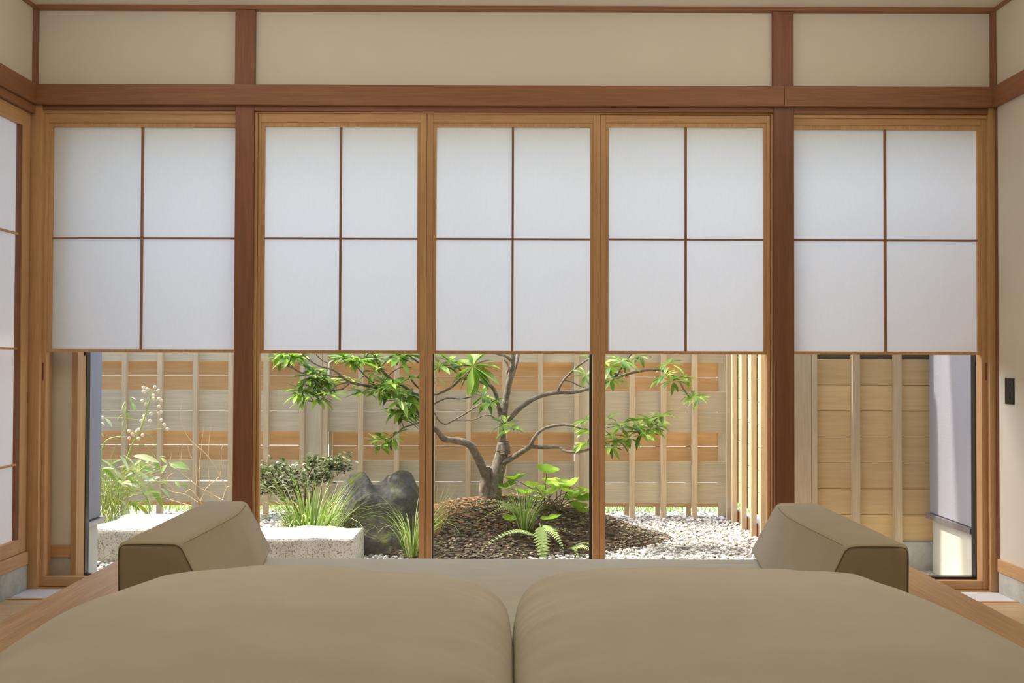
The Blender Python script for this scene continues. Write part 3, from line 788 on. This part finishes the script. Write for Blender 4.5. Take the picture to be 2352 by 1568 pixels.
def boulder():
    bm = bmesh.new(); bmesh.ops.create_icosphere(bm, subdivisions=6, radius=1)
    d = 6.58
    L, Rt = PX(772, d, 1150), PX(972, d, 1150); top = PZ(1086, d, 900)
    cx = (L + Rt) / 2; wx = (Rt - L) / 2; zb_ = GZ - .08
    for v in bm.verts:
        n = v.co.copy()
        p = Vector((n.x * wx * 1.02, n.y * .24, 0))
        u = max(-.999, min(.999, n.x + .25 * n.y))
        ks = [(-1, .0), (-.92, .55), (-.82, .90), (-.64, .97), (-.34, .97), (-.12, .84), (.05, .88), (.2, .97), (.42, 1.0), (.68, .99), (.84, .84), (.94, .50), (1, .05)]
        for (a_, ha), (b_, hb) in zip(ks, ks[1:]):
            if a_ <= u <= b_:
                t_ = (u - a_) / (b_ - a_); ht = ha + (hb - ha) * t_ * t_ * (3 - 2 * t_)
        z_ = (top - zb_) * ht * (max(n.z, 0) / math.sqrt(n.y ** 2 + n.z ** 2 + 1e-6)) ** .75
        p.z = zb_ + z_
        q = Vector((p.x * 5, p.y * 5, p.z * 5))
        p += n * (noise.fractal(q, 1, 2, 6) * .028 + noise.ridged_multi_fractal(q * .8, 1, 2, 4, 1, 2) * .010)
        v.co = p - Vector((0, 0, zb_))
    me = bpy.data.meshes.new('boulder'); bm.to_mesh(me); bm.free()
    me.polygons.foreach_set('use_smooth', [True] * len(me.polygons))
    o = link('boulder', me, ROCK, None, (cx, d, zb_)); tag(o, 'dark grey mossy boulder with two humps in the middle of the garden', 'boulder')
boulder()

# ------------------------------------------------------------------ plants
def leaf_mesh(name, L, Wd, droop=.15, fold=.25, n=6, tip=1.0, wide=.5):
    """leaf along +x from the origin, folded on its midrib"""
    vs, fs = [], []
    for i in range(n + 1):
        t = i / n; wv = Wd * .5 * (math.sin(math.pi * min(t ** (math.log(.5) / math.log(wide)), 1)) ** .8 if 0 < t < 1 else .04)
        x = L * t * (1 - .1 * t); z = -L * droop * t * t
        vs += [(x, wv, z + wv * fold), (x, 0, z), (x, -wv, z + wv * fold)]
    for i in range(n):
        a = i * 3; fs += [(a, a + 3, a + 4, a + 1), (a + 1, a + 4, a + 5, a + 2)]
    return mesh(name, vs, fs, True)
def orient(direction, roll=0.0):
    q = Vector(direction).normalized().to_track_quat('X', 'Z'); return q @ Quaternion((1, 0, 0), roll)
z5 = lambda X, Y: (960 + X / 3.016, 780 + Y / 3.016)
z4 = lambda X, Y: (600 + X / 6.03, 800 + Y / 6.03)
z6 = lambda X, Y: (1360 + X / 3.016, 780 + Y / 3.016)

TD = 6.93
tree = empty('garden_tree', tuple(P(1132, 1155, TD))); tag(tree, 'small crooked tree with glossy leaf whorls standing on the earth mound', 'tree')
tr = MB()
def br(conv, pts, r0, r1, d0=TD, d1=None, jit=.18, sides=9):
    d1 = d0 if d1 is None else d1; n = len(pts)
    W_ = [P(*conv(*p), d0 + (d1 - d0) * i / (n - 1)) for i, p in enumerate(pts)]
    rr = [r0 + (r1 - r0) * i / (n - 1) for i in range(n)]
    tr.tube(W_, rr, sides, 5, jit); return W_
br(z5, [(505, 1180), (515, 1120), (525, 1000), (560, 880), (583, 780), (590, 700)], .070, .036, sides=14)
br(z5, [(590, 735), (580, 640), (592, 520), (612, 400), (632, 290), (652, 200), (658, 120), (650, -40), (655, -400)], .030, .012, TD, TD - .05, sides=12)
br(z5, [(600, 790), (604, 740), (606, 708)], .034, .030, TD - .03, jit=.5, sides=12)
br(z5, [(585, 770), (590, 735), (596, 715)], .040, .036, TD - .01, jit=.4, sides=12)
br(z5, [(640, 290), (672, 190), (695, 100), (740, -60), (800, -300)], .016, .008, TD, TD + .2)
br(z5, [(470, 1180), (470, 1100), (468, 1000), (472, 930), (474, 875)], .052, .031, TD - .02, jit=.3, sides=14)
br(z5, [(470, 960), (440, 880), (400, 790), (365, 735), (300, 705), (235, 695), (180, 685), (140, 640), (110, 610), (40, 560), (0, 500), (-60, 450)], .031, .012, TD - .02, TD - .25, sides=12)
br(z5, [(495, 960), (530, 890), (600, 845), (690, 795), (780, 735)], .026, .017, TD + .04, TD - .1)
br(z5, [(780, 735), (800, 690), (850, 630), (920, 600), (1040, 590), (1170, 625), (1260, 660), (1330, 650)], .013, .006, TD - .1, TD - .25)
br(z5, [(780, 738), (860, 745), (980, 745), (1010, 768), (1080, 778), (1160, 768), (1280, 720), (1400, 690)], .014, .006, TD - .1, TD - .3)
br(z5, [(625, 560), (700, 480), (820, 400), (960, 365), (1080, 362), (1195, 335), (1300, 300), (1410, 250), (1550, 215), (1680, 210), (1790, 260), (1840, 340), (1880, 400)], .018, .005, TD, TD - .35)
br(z5, [(965, 362), (1010, 280), (1100, 190), (1195, 125), (1300, 60)], .009, .005, TD - .1, TD - .2)
br(z5, [(1010, 280), (1060, 290), (1120, 320), (1170, 335)], .005, .004, TD - .12)
br(z6, [(120, 295), (170, 250), (230, 150), (280, 90)], .008, .005, TD - .3)
br(z6, [(130, 285), (90, 300), (0, 320)], .008, .006, TD - .3)
br(z5, [(590, 600), (560, 480), (540, 380), (500, 315), (400, 282), (300, 265)], .017, .010, TD + .02, TD - .2)
br(z5, [(300, 265), (230, 330), (160, 365), (110, 375), (0, 330), (-60, 250)], .010, .006, TD - .2)
br(z5, [(570, 565), (480, 520), (380, 555), (250, 560)], .005, .003, TD - .1)
br(z5, [(440, 440), (330, 510), (250, 555), (190, 585), (140, 555), (115, 510), (60, 430)], .006, .004, TD - .1, TD - .25)
br(z5, [(370, 395), (290, 410), (200, 405), (110, 445)], .005, .006, TD - .2)
br(z5, [(410, 300), (380, 360), (372, 395)], .005, .004, TD - .15)
br(z5, [(655, 150), (600, 110), (540, 90), (450, 20)], .012, .006, TD - .03, TD - .2)
br(z5, [(615, 230), (630, 190), (600, 140)], .009, .005, TD - .05)
br(z4, [(2400, 640), (2150, 640), (2000, 540), (1780, 410), (1650, 270), (1560, 80), (1500, -60)], .010, .008, TD - .2, TD - .3)
br(z4, [(2260, 960), (2150, 820), (2050, 740), (1900, 650), (1600, 545), (1430, 512), (1240, 470), (1130, 400), (1000, 300), (800, 240), (650, 150), (560, 60)], .013, .004, TD - .25, TD - .45)
br(z4, [(1130, 402), (900, 368), (700, 350), (560, 340), (430, 270), (250, 200)], .007, .004, TD - .38)
br(z4, [(430, 270), (410, 180), (405, 100)], .004, .003, TD - .38)
br(z4, [(1230, 475), (1120, 560), (940, 590), (880, 660), (830, 710), (740, 740), (620, 720)], .006, .003, TD - .38)
br(z4, [(1225, 468), (1100, 490), (1000, 540)], .005, .003, TD - .38)
br(z4, [(920, 590), (850, 530), (740, 440)], .005, .004, TD - .4)
br(z4, [(2350, 990), (2180, 1030), (1980, 1095), (1900, 1160), (1820, 1220), (1680, 1340)], .006, .004, TD - .3)
br(z4, [(1975, 1090), (1945, 1020), (1935, 930)], .004, .003, TD - .3)
br(z4, [(1560, 480), (1430, 370), (1320, 250), (1180, 140)], .005, .004, TD - .35)
br(z4, [(760, 80), (850, 170), (960, 200), (1040, 150)], .004, .003, TD - .4)
br(z4, [(1670, 250), (1760, 140), (1900, 60)], .005, .004, TD - .3)
br(z4, [(1720, 440), (1800, 340), (1930, 265), (2080, 265)], .004, .003, TD - .3)
br(z4, [(2180, 200), (2080, 120), (1960, 60)], .007, .005, TD - .3)
tr.build('trunk', BARK, tree)

LM = [leaf_mesh('leaf', .130, .031, d, f_, 6) for d, f_ in ((.08, .3), (.22, .25), (.35, .35))]
whorls = [(z4, p, s, n) for p, s, n in [((330, 90), .9, 7), ((480, 100), .9, 7), ((690, 330), .9, 7), ((1420, 130), .9, 7), ((2060, 640), 1, 8), ((1760, 600), .9, 7), ((2000, 880), 1, 7), ((1560, 150), .8, 6),
    ((400, 130), 1, 8), ((290, 90), .9, 7), ((550, 110), .9, 8), ((230, 130), .8, 6), ((740, 300), .9, 7), ((740, 400), 1.1, 9), ((860, 450), 1, 9), ((950, 500), .9, 7), ((620, 440), .8, 6),
    ((560, 600), 1, 8), ((520, 640), .9, 7), ((600, 720), .8, 7), ((790, 680), .9, 7), ((950, 640), .9, 7), ((1180, 140), 1, 8), ((1350, 180), 1, 9), ((1480, 110), 1, 8), ((1260, 80), .9, 7), ((1240, 420), .7, 5), ((1400, 600), .9, 8),
    ((1560, 330), .8, 7), ((1720, 500), 1, 8), ((1850, 620), 1.05, 9), ((1920, 720), 1.05, 9), ((1930, 860), 1.1, 9), ((1940, 950), 1, 8), ((1900, 120), 1.15, 8), ((2020, 90), 1.2, 8), ((2140, 410), 1.1, 9),
    ((1700, 1270), 1, 9), ((1640, 1340), .9, 7), ((1830, 1230), .8, 6), ((1810, 500), 1, 8), ((1650, 160), .8, 6), ((1100, 130), .8, 6), ((1640, 590), .9, 7), ((2080, 720), 1.0, 8), ((2120, 800), .9, 7), ((760, 560), .7, 6)]]
whorls += [(z5, p, s, n) for p, s, n in [
    ((380, 185), 1.5, 12), ((385, 180), 1.2, 6), ((215, 150), 1.1, 9), ((150, 190), 1.0, 8), ((460, 395), 1, 9), ((500, 440), .9, 8), ((600, 580), .95, 7), ((640, 620), .95, 6),
    ((1160, 250), .9, 8), ((1170, 560), .9, 7), ((1165, 720), 1, 8), ((1180, 630), .9, 8), ((150, 285), .5, 3), ((500, 300), .45, 2), ((1180, 120), .8, 5)]]
whorls += [(z6, p, s, n) for p, s, n in [
    ((120, 190), 1, 8), ((200, 150), 1, 8), ((130, 270), .9, 8), ((330, 110), .8, 6), ((520, 170), .8, 6), ((500, 250), .9, 8), ((560, 290), .9, 8), ((640, 250), .8, 7), ((700, 390), .8, 8), ((740, 410), .7, 6),
    ((110, 550), .9, 7), ((200, 610), 1, 8), ((150, 690), 1, 8), ((300, 590), 1, 9), ((350, 650), 1, 8), ((430, 570), 1, 8), ((480, 530), .9, 8), ((260, 680), 1, 8), ((340, 560), .9, 7), ((120, 740), .9, 6), ((400, 620), .9, 7)]]
rw = random.Random(21)
for _ in range(16): whorls.append((lambda x, y: (x, y), (rw.uniform(820, 1500), rw.uniform(600, 780)), 1, 7))
leaves = []
for k, (cv, p, s, n) in enumerate(whorls):
    c = P(*cv(*p), TD - .3 + rw.uniform(-.12, .12))
    big = s > 1.3
    ax = Vector((rw.uniform(-.5, .5), rw.uniform(-.6, .2) if not big else -1.0, .9 if not big else .5)).normalized()
    u = ax.orthogonal().normalized(); v = ax.cross(u); ph = rw.random() * 6.28
    n = int(n * 1.75)
    for i in range(n):
        a = ph + 6.283 * i / n + rw.uniform(-.25, .25); el = rw.uniform(-.15, .55) if not big else rw.uniform(-.1, .2)
        d = (u * math.cos(a) + v * math.sin(a)) * math.cos(el) + ax * math.sin(el)
        d.z -= .12; leaves.append((c + d * .008, orient(d, rw.uniform(-.35, .35)), s * rw.uniform(.72, 1.12) * 1.02, rw.choice(LM)))
leaves = [(c, q, s_ * (1.08 if c.x < -.25 else 1.05), me) for c, q, s_, me in leaves]
order = sorted(range(len(leaves)), key=lambda i: (leaves[i][0].z > 1.23, -leaves[i][2] / leaves[i][0].y))
for i in order[:300]:
    c, q, s, me = leaves[i]
    o = link('leaf', me, LEAF, tree, c); o.rotation_mode = 'QUATERNION'; o.rotation_quaternion = q; o.scale = (s, s, s)
mb = MB()
for i in order[300:]:
    c, q, s, me = leaves[i]
    mb.add([c + q @ (v.co * s) for v in me.vertices], [tuple(f.vertices) for f in me.polygons])
o = mb.build('foliage', LEAF_I, tree); o['kind'] = 'stuff'

# grasses
def grass(base, n, L, spread, mat, lab, seed, width=.006, up=1.0, cat='grass', wind=(0, 0), rad=.06, group=None):
    rg = random.Random(seed); mb = MB()
    for i in range(n):
        a = rg.random() * 6.283; r = rad * math.sqrt(rg.random())
        b = Vector(base) + Vector((math.cos(a) * r, math.sin(a) * r * .7, 0)); b.z = min(b.z, gz(b.x, b.y) + .0) if mound_h(b.x, b.y) > .01 else b.z
        ln = L * rg.uniform(.55, 1.1); out = spread * rg.uniform(.15, 1.1)
        h = Vector((math.cos(a) + wind[0], math.sin(a) * .8 + wind[1], 0))
        side_ = Vector((-math.sin(a), math.cos(a), 0)); w_ = width * rg.uniform(.6, 1.2)
        vs = []; m_ = 7; p = b.copy(); el = 1.35 * up - out * .35
        for k in range(m_ + 1):
            ww = w_ * (1 - (k / m_) ** 2) * .5 + .0003
            vs += [p - side_ * ww, p + side_ * ww]
            el_k = el - out * 3.5 * (k / m_) ** 1.9
            p = p + (h * math.cos(el_k) + Vector((0, 0, math.sin(el_k)))) * (ln / m_)
            p.z = max(p.z, GZ + .004)
        mb.add(vs, [(2 * k, 2 * k + 1, 2 * k + 3, 2 * k + 2) for k in range(m_)])
    o = mb.build('grass_tuft', mat); tag(o, lab, cat, group); return o
def gp(px, py, d=None):
    p = P(px, py, 6.5 if d is None else d); x = p.x; yy = p.y
    return (x, yy, gz(x, yy))
grass(gp(718, 1225, 6.36), 320, .58, .74, GRASSM, 'large arching green grass tuft behind the granite block', 5, .0095, rad=.12, wind=(.15, -.1))
grass(gp(948, 1245, 6.22), 95, .48, .74, GRASSM, 'arching grass tuft in front of the boulder beside the centre window frame', 8, .006, rad=.05)
grass(gp(1205, 1195, 6.5), 120, .36, .55, GRASSM, 'fine grass tuft on the mound among ferns', 9, .005, rad=.05)
grass(gp(790, 1175, 6.85), 60, .26, .8, GRASSM, 'short grass tuft left of the boulder', 12, .006, rad=.08)
grass(gp(1003, 1205, 6.45), 60, .40, .45, DRYGRASS, 'pale dry grass tuft at the left edge of the centre window', 13, .004, rad=.04)
grass(gp(640, 1215, 6.5), 70, .26, 1.0, DRYGRASS, 'straw coloured grass tuft beside the large arching tuft', 14, .005, rad=.09)
grass(gp(775, 1195, 6.42), 40, .14, .9, DRYGRASS, 'low yellowing grass tuft at the foot of the boulder', 15, .005, rad=.1)
grass(gp(262, 1205, 6.75), 90, .34, .7, GRASSM, 'grass tuft under the berry plant beside the grey stucco corner', 16, .006, rad=.10, wind=(.2, 0))
def strip(n, x0, x1, y0, y1, seed, nm, lab, hmin=.02, hmax=.07):
    rg = random.Random(seed); mb = MB()
    for i in range(n):
        x = rg.uniform(x0, x1); y_ = rg.uniform(y0, y1); h = rg.uniform(hmin, hmax); a = rg.random() * 3.14
        dx, dy = math.cos(a) * .006, math.sin(a) * .006; l = Vector((rg.uniform(-.03, .03), rg.uniform(-.03, .03), h))
        b = Vector((x, y_, GZ)); mb.add([b - Vector((dx, dy, 0)), b + Vector((dx, dy, 0)), b + l], [(0, 1, 2)])
    o = mb.build(nm, GRASSM, None, False); return tag(o, lab, 'grass', None, 'stuff')
strip(5200, -3.2, 2.2, 8.05, 8.8, 3, 'fence_grass', 'low bright grass and weeds growing behind the fence')
strip(500, -1.6, -.9, 6.3, 7.0, 5, 'garden_weeds', 'sparse weeds growing in the gravel round the shrub', .01, .03)

# ferns
def frond(name, L, Wd, n=17, droop=.35):
    mb = MB(); pts = []
    for i in range(n + 1):
        t = i / n; pts.append(Vector((L * t, 0, .22 * L * math.sin(t * 2.2) - droop * L * t * t)))
    mb.tube(pts, [.0018 * (1 - .7 * i / n) for i in range(n + 1)], 4, 1)
    for i in range(2, n):
        t = i / n; w = Wd * .5 * math.sin(math.pi * (.22 + .78 * t)) ** .9 * (1 if t > .15 else .6)
        w = Wd * .5 * (1 - t) ** .75 * min(1, t * 5)
        for s in (-1, 1):
            p = pts[i]; q = p + Vector((w * .35, s * w, -.12 * w)); c = L / n * .48
            m_ = p.lerp(q, .5)
            vs = [p + Vector((-c, 0, 0)), p + Vector((c, 0, 0)), m_ + Vector((c * .8, 0, .1 * w)), q, m_ + Vector((-c * .8, 0, .1 * w))]
            mb.add(vs, [(0, 1, 2, 4), (4, 2, 3)])
    return mesh(name, mb.v, mb.f)
FR = frond('frond', .34, .15); FR2 = frond('frond', .36, .07, 20, .45)
def fern(base, fronds, lab):
    root = empty('fern', base); tag(root, lab, 'fern')
    for me, d, s, rl, *of in fronds:
        o = link('frond', me, FERNM, root, Vector(base) + Vector(of[0] if of else (0, 0, .02))); o.rotation_mode = 'QUATERNION'; o.rotation_quaternion = orient(d, rl); o.scale = (s, s, s)
fern(gp(1232, 1208, 6.42), [(FR, (.08, -.45, -.85), 1.0, .1, (.02, -.06, .12)), (FR, (.5, -.6, -.35), .7, .3, (.03, -.03, .10)), (FR2, (-1, -.75, .15), 1.15, -.35), (FR2, (-1, -.15, .1), .8, -.3), (FR2, (.9, -.2, .3), .7, .3)], 'pale fern before the fine grass tuft, its broad frond pointing down to the window')
fern(gp(1192, 1175, 6.60), [(FR2, (-1, -.55, .35), 1.0, -.4), (FR2, (-1, -.3, .5), .95, -.4), (FR2, (-.8, -.7, .2), .9, -.4), (FR2, (-.5, -.9, .5), .8, -.2)], 'fern with narrow fronds leaning toward the tree trunk')
fern(gp(1312, 1226, 6.38), [(FR, (.7, -.7, .05), .62, .3), (FR, (.2, -1, .0), .5, .1), (FR, (1, -.2, .3), .45, 0)], 'little green fern at the right foot of the mound')

# round-leaved plant
def round_leaf(name, r, cup):
    n = 20; vs = [(0, 0, 0)]; fs = []
    for ring in (0.5, 1.0):
        for k in range(n):
            a = math.pi * 2 * (k + .5) / n; notch = 1 - .75 * math.exp(-((abs(math.atan2(math.sin(a - math.pi), math.cos(a - math.pi)))) / .28) ** 2)
            rr = r * ring * notch * (1 + .05 * math.sin(a * 7))
            vs.append((rr * math.cos(a), rr * math.sin(a) * 1.12, cup * r * ring ** 1.6 + .05 * r * math.sin(a * 5) * ring))
    for k in range(n):
        k2 = (k + 1) % n; fs.append((0, 1 + k, 1 + k2)); fs.append((1 + k, 1 + n + k, 1 + n + k2, 1 + k2))
    return mesh(name, vs, fs, True)
RL = [round_leaf('leaf', .088, .5), round_leaf('leaf', .088, .3), round_leaf('leaf', .088, .12)]
zz6 = lambda X, Y: (1080 + X / 6.273, 1040 + Y / 6.273)
root = empty('leopard_plant', gp(1262, 1178, 6.82)); tag(root, 'plant with large round lime green leaves right of the tree trunk', 'plant')
rg = random.Random(4); mb = MB()
for X, Y, s in ((1100, 290, 1.05), (650, 390, 1.0), (540, 500, .8), (930, 470, 1.0), (1160, 440, .9), (1340, 410, .7), (1250, 500, 1.05), (1450, 480, 1.1), (1050, 560, 1.05), (1530, 590, 1.0), (1660, 560, .95), (1480, 660, 1.05), (1640, 670, .95), (1540, 800, 1.0), (1400, 560, .9), (1000, 640, .9), (1190, 590, .9), (780, 590, .85), (1620, 860, .8), (560, 970, .6), (1200, 950, .85), (1130, 930, .7)):
    px, py = zz6(X, Y); c = P(px, py, 6.78 + rg.uniform(-.18, .15) - (.3 if Y > 900 else 0))
    b = Vector(root.location) + Vector((rg.uniform(-.05, .08), rg.uniform(-.05, .05), 0)); b.z = gz(b.x, b.y) - .005
    if Y < 900: mb.tube([b, b.lerp(c, .5) + Vector((0, 0, .02)), c], [.0035, .003, .002], 5, 4)
    o = link('leaf', RL[0 if Y < 300 else rg.randrange(3)], BIGLEAF, root, c)
    o.rotation_euler = (rg.uniform(-.1, .35), rg.uniform(-.3, .3), rg.random() * 6.28); o.scale = (s * .82,) * 3
mb.build('stems', STEMB, root)

# small dark-leaved shrub
def shrub():
    root = empty('small_shrub', gp(700, 1150, 7.0)); tag(root, 'spreading shrub with small dark glossy leaves left of the boulder', 'shrub')
    rg = random.Random(11); tw = MB(); lf = MB(); base = Vector(root.location)
    lm = leaf_mesh('small', .045, .024, .2, .3, 4)
    tips = []
    zs4 = lambda X, Y: (600 + X / 6.273, 1040 + Y / 6.273)
    for X, Y in ((20, 130), (60, 250), (130, 320), (20, 480), (140, 480), (60, 580), (230, 160), (330, 170), (300, 260), (400, 240), (300, 380), (380, 330), (260, 500), (180, 560), (340, 560), (440, 380), (500, 260), (560, 300), (470, 500), (560, 400), (420, 640), (620, 130), (640, 250), (620, 470), (720, 80), (740, 160), (770, 220), (840, 50), (850, 180), (780, 330), (700, 450), (820, 340), (900, 300), (960, 230), (930, 120), (1010, 100), (1020, 320), (1070, 60), (1090, 150), (1160, 110), (1200, 40), (1140, 210), (1180, 230), (1240, 130), (1270, 190), (940, 360), (860, 440), (560, 560), (-40, 350), (-70, 200), (-80, 500), (1000, 180), (660, 340), (240, 220), (140, 200), (100, 420), (220, 420)):
        tips.append(P(*zs4(X, Y), 7.0 + rg.uniform(-.22, .2)))
    limbs = [[(620, 660), (760, 510), (940, 400), (1080, 320), (1190, 230)], [(620, 660), (645, 450), (690, 300), (760, 180)], [(620, 660), (480, 540), (300, 430), (150, 320)], [(620, 660), (420, 640), (200, 590), (-40, 560)],
             [(620, 660), (540, 480), (420, 350), (300, 220)], [(640, 640), (760, 470), (900, 340), (1000, 230), (1080, 130)], [(620, 660), (500, 600), (300, 560), (80, 460), (-80, 330)]]
    node = []
    for L_ in limbs:
        W_ = [P(*zs4(*p), 7.0 + .12 * math.sin(i_ * 1.7 + L_[-1][0])) for i_, p in enumerate(L_)]; W_[0] = base.copy()
        tw.tube([base, W_[0] + Vector((0, 0, .03))] + W_[1:], [.008, .0075] + [.007 - .005 * i_ / len(W_) for i_ in range(1, len(W_))], 6, 4)
        for i_ in range(1, len(W_)):
            for q_ in (0, .33, .66): node.append(W_[i_ - 1].lerp(W_[i_], q_) if i_ > 1 or q_ > .3 else W_[i_])
    for t in tips:
        nb = min(node, key=lambda p: (p - t).length); q = nb.lerp(t, .6) + Vector((0, 0, .008))
        tw.tube([nb, q, t], [.0035, .0025, .0014], 5, 3)
        for k in range(24):
            c = nb.lerp(t, .35 + rg.random() * .75) + Vector((rg.gauss(0, .024), rg.gauss(0, .03), rg.gauss(0, .016)))
            d = Vector((rg.uniform(-1, 1), rg.uniform(-1, .6), rg.uniform(-.1, .7))); s = rg.uniform(.7, 1.15); Q = orient(d, rg.uniform(-.5, .5))
            lf.add([c + Q @ (v.co * s) for v in lm.vertices], [tuple(f.vertices) for f in lm.polygons])
    tw.build('twigs', STEMB, root); o = lf.build('foliage', SMALLLEAF, root); o['kind'] = 'stuff'
shrub()

# berry plant behind the grey stucco corner
z7 = lambda X, Y: (200 + X / 4.611, 860 + Y / 4.611)
def berry_plant():
    D = 6.95
    root = empty('berry_plant', gp(268, 1200, D)); tag(root, 'leafy plant with a tall stalk of cream berries beside the grey stucco corner', 'plant')
    G = lambda X, Y, d=D: P(*z7(X, Y), d)
    st_ = MB()
    st_.tube([G(250, 1560), G(320, 1200), G(400, 960), (G(480, 740)), G(560, 590), G(620, 420), G(665, 260), G(690, 150)], [.007, .007, .007, .006, .006, .005, .004, .002], 7)
    st_.tube([G(170, 1540), G(150, 900), G(180, 740), G(240, 680), G(350, 655), G(420, 660)], [.006, .006, .006, .006, .004, .003], 6)
    st_.tube([G(400, 960), G(520, 770), G(600, 745), (G(650, 790)), G(720, 870)], .003, 5)
    st_.tube([G(560, 625), G(640, 630), G(700, 690), G(740, 800)], .0025, 5)
    st_.tube([G(160, 1100), G(240, 900), G(330, 690), G(420, 560)], .0025, 5)
    st_.tube([G(420, 560), G(410, 400), G(420, 280)], .002, 5)
    rg = random.Random(9)
    for _ in range(85):
        a = G(rg.uniform(140, 330), rg.uniform(1350, 1570), D + rg.uniform(-.15, .2)); b = G(rg.uniform(150, 860), rg.uniform(880, 1300), D + rg.uniform(-.25, .25))
        m_ = a.lerp(b, .5) + Vector((-.04, 0, rg.uniform(.02, .07))); st_.tube([a, m_, b], [.003, .0024, .0014], 5, 5)
    bs = []
    for X, Y in ((597, 137), (637, 155), (600, 185), (718, 133), (755, 170), (700, 222), (702, 255), (583, 278), (617, 315), (765, 255), (788, 275), (762, 337), (785, 395), (756, 412), (678, 412), (604, 440), (612, 465), (785, 483), (817, 530), (850, 577), (665, 490), (548, 583), (525, 605), (442, 598), (480, 630), (500, 645), (448, 672), (545, 678), (588, 640), (575, 490), (690, 940), (640, 940), (160, 455)):
        c = G(X, Y, D + rg.uniform(-.04, .04)); t = (Y - 150) / 600
        m_ = G(690 - 190 * max(0, t) ** .9, Y + 30); st_.tube([m_, m_.lerp(c, .6) + Vector((0, 0, .01)), c], .0012, 4, 3); bs.append(c)
    bme = mesh('berry', [Vector(v) * .026 for v in ICO2[0]], ICO2[1], True)
    for c in bs: link('berry', bme, BERRY, root, c)
    st_.build('stems', STEMG, root)
    lb = leaf_mesh('leaf', .26, .062, .25, .25, 7); ls = leaf_mesh('leaf', .105, .035, .2, .3, 5)
    def lf(X, Y, X2, Y2, me, L):
        dj = D - .1 + rg.uniform(-.1, .1); a, b = G(X, Y, dj), G(X2, Y2, dj - rg.uniform(-.01, .03)); d = b - a
        o = link('leaf', me, PALELEAF, root, a); o.rotation_mode = 'QUATERNION'; o.rotation_quaternion = orient(d, rg.uniform(-.9, .9)); s = d.length / (L * .93); o.scale = (s, s * rg.uniform(.8, 1.1), s)
    for q in ((380, 850, 560, 960), (480, 860, 760, 880), (150, 900, 340, 990), (150, 1000, 330, 960), (420, 1060, 650, 1200), (350, 1100, 560, 1230), (520, 1020, 720, 1130), (600, 1170, 740, 1500), (480, 1310, 720, 1370), (470, 1330, 700, 1470), (640, 1180, 840, 1370), (330, 1180, 390, 1330), (560, 1220, 740, 1420), (140, 950, 260, 1080), (230, 1000, 420, 1090), (440, 1000, 560, 1180), (140, 1080, 250, 1180), (360, 1160, 520, 1080), (340, 850, 470, 1000), (150, 1290, 190, 1420)):
        lf(*q, lb, .26)
    for _ in range(34):
        X_ = rg.uniform(140, 640); Y_ = rg.uniform(960, 1360); a_ = rg.uniform(-.9, 1.3); l_ = rg.uniform(90, 210)
        lf(X_, Y_, X_ + l_ * math.cos(a_), Y_ + l_ * math.sin(a_), lb, .26)
    for q in ((410, 280, 345, 370), (455, 240, 525, 250), (455, 250, 485, 320), (480, 300, 520, 390), (410, 340, 385, 430), (425, 400, 460, 470), (375, 420, 305, 470), (385, 480, 365, 550), (735, 780, 685, 715), (190, 460, 280, 545), (145, 500, 190, 530), (145, 570, 185, 610), (145, 610, 180, 660), (760, 870, 850, 860), (780, 880, 855, 940), (850, 950, 760, 1050), (870, 940, 1080, 970), (880, 960, 960, 990), (780, 1110, 900, 1190), (770, 1120, 880, 1180), (780, 1200, 885, 1285), (700, 900, 780, 1000), (930, 1130, 990, 1190), (1005, 1130, 1070, 1200), (640, 1130, 760, 1070), (540, 900, 600, 1040)):
        lf(*q, ls, .105)
berry_plant()

def twig_shrub():
    D = 7.25; root = empty('bare_shrub', gp(505, 1175, D)); tag(root, 'leafless shrub of thin tan twigs between the berry plant and the left pillar', 'shrub')
    G = lambda X, Y: P(*z7(X, Y), D); t = MB()
    for pts in ([(1440, 1330), (1200, 1200), (1000, 1040), (990, 960), (1010, 720)], [(1480, 1200), (1290, 880), (1120, 720), (1030, 590), (990, 420), (1008, 270)], [(1330, 1300), (1200, 1190), (1195, 950), (1210, 800), (1238, 530)],
                [(1340, 1300), (1305, 1180), (1285, 960), (1290, 740), (1310, 540)], [(1200, 1350), (1270, 1200), (1400, 1080), (1425, 940), (1420, 800), (1450, 740)], [(1170, 1350), (1040, 1270), (900, 1240), (830, 1180), (860, 1080), (920, 1040)],
                [(1200, 1340), (1150, 1280), (1160, 1100), (1150, 960), (1190, 1060)], [(1200, 1345), (1100, 1220), (1040, 1250), (1020, 1210)], [(1100, 1390), (900, 1330), (840, 1310)], [(1440, 1310), (1480, 1200), (1520, 1180)], [(1190, 1000), (1220, 930)],
                [(1000, 1020), (1060, 1022)], [(1105, 880), (1075, 800), (1060, 720)], [(880, 940), (895, 820)], [(1000, 1380), (900, 1200), (800, 1100)]):
        W_ = [G(*p) for p in pts]; t.tube(W_, [.0045 - .0028 * i / (len(W_) - 1) for i in range(len(W_))], 6, 5)
    for a in (1200, 1330, 1440): t.tube([Vector(root.location) + Vector((0, 0, -.01)), G(a, 1345)], [.006, .005], 6)
    t.build('twigs', TWIG, root)
twig_shrub()

# little white marker peg in the mulch
p = gp(1024, 1272, 6.27); root = empty('garden_peg', p); tag(root, 'small white plastic peg at the front foot of the mound', 'peg')
box('body', p[0] - .010, p[0] + .010, p[1] - .010, p[1] + .010, GZ - .02, GZ + .045, WHITEP, root, .004)
MB().tube([Vector((p[0], p[1], GZ + .044)), Vector((p[0], p[1], GZ + .075))], .0045, 10).build('nozzle', WHITEP, root)
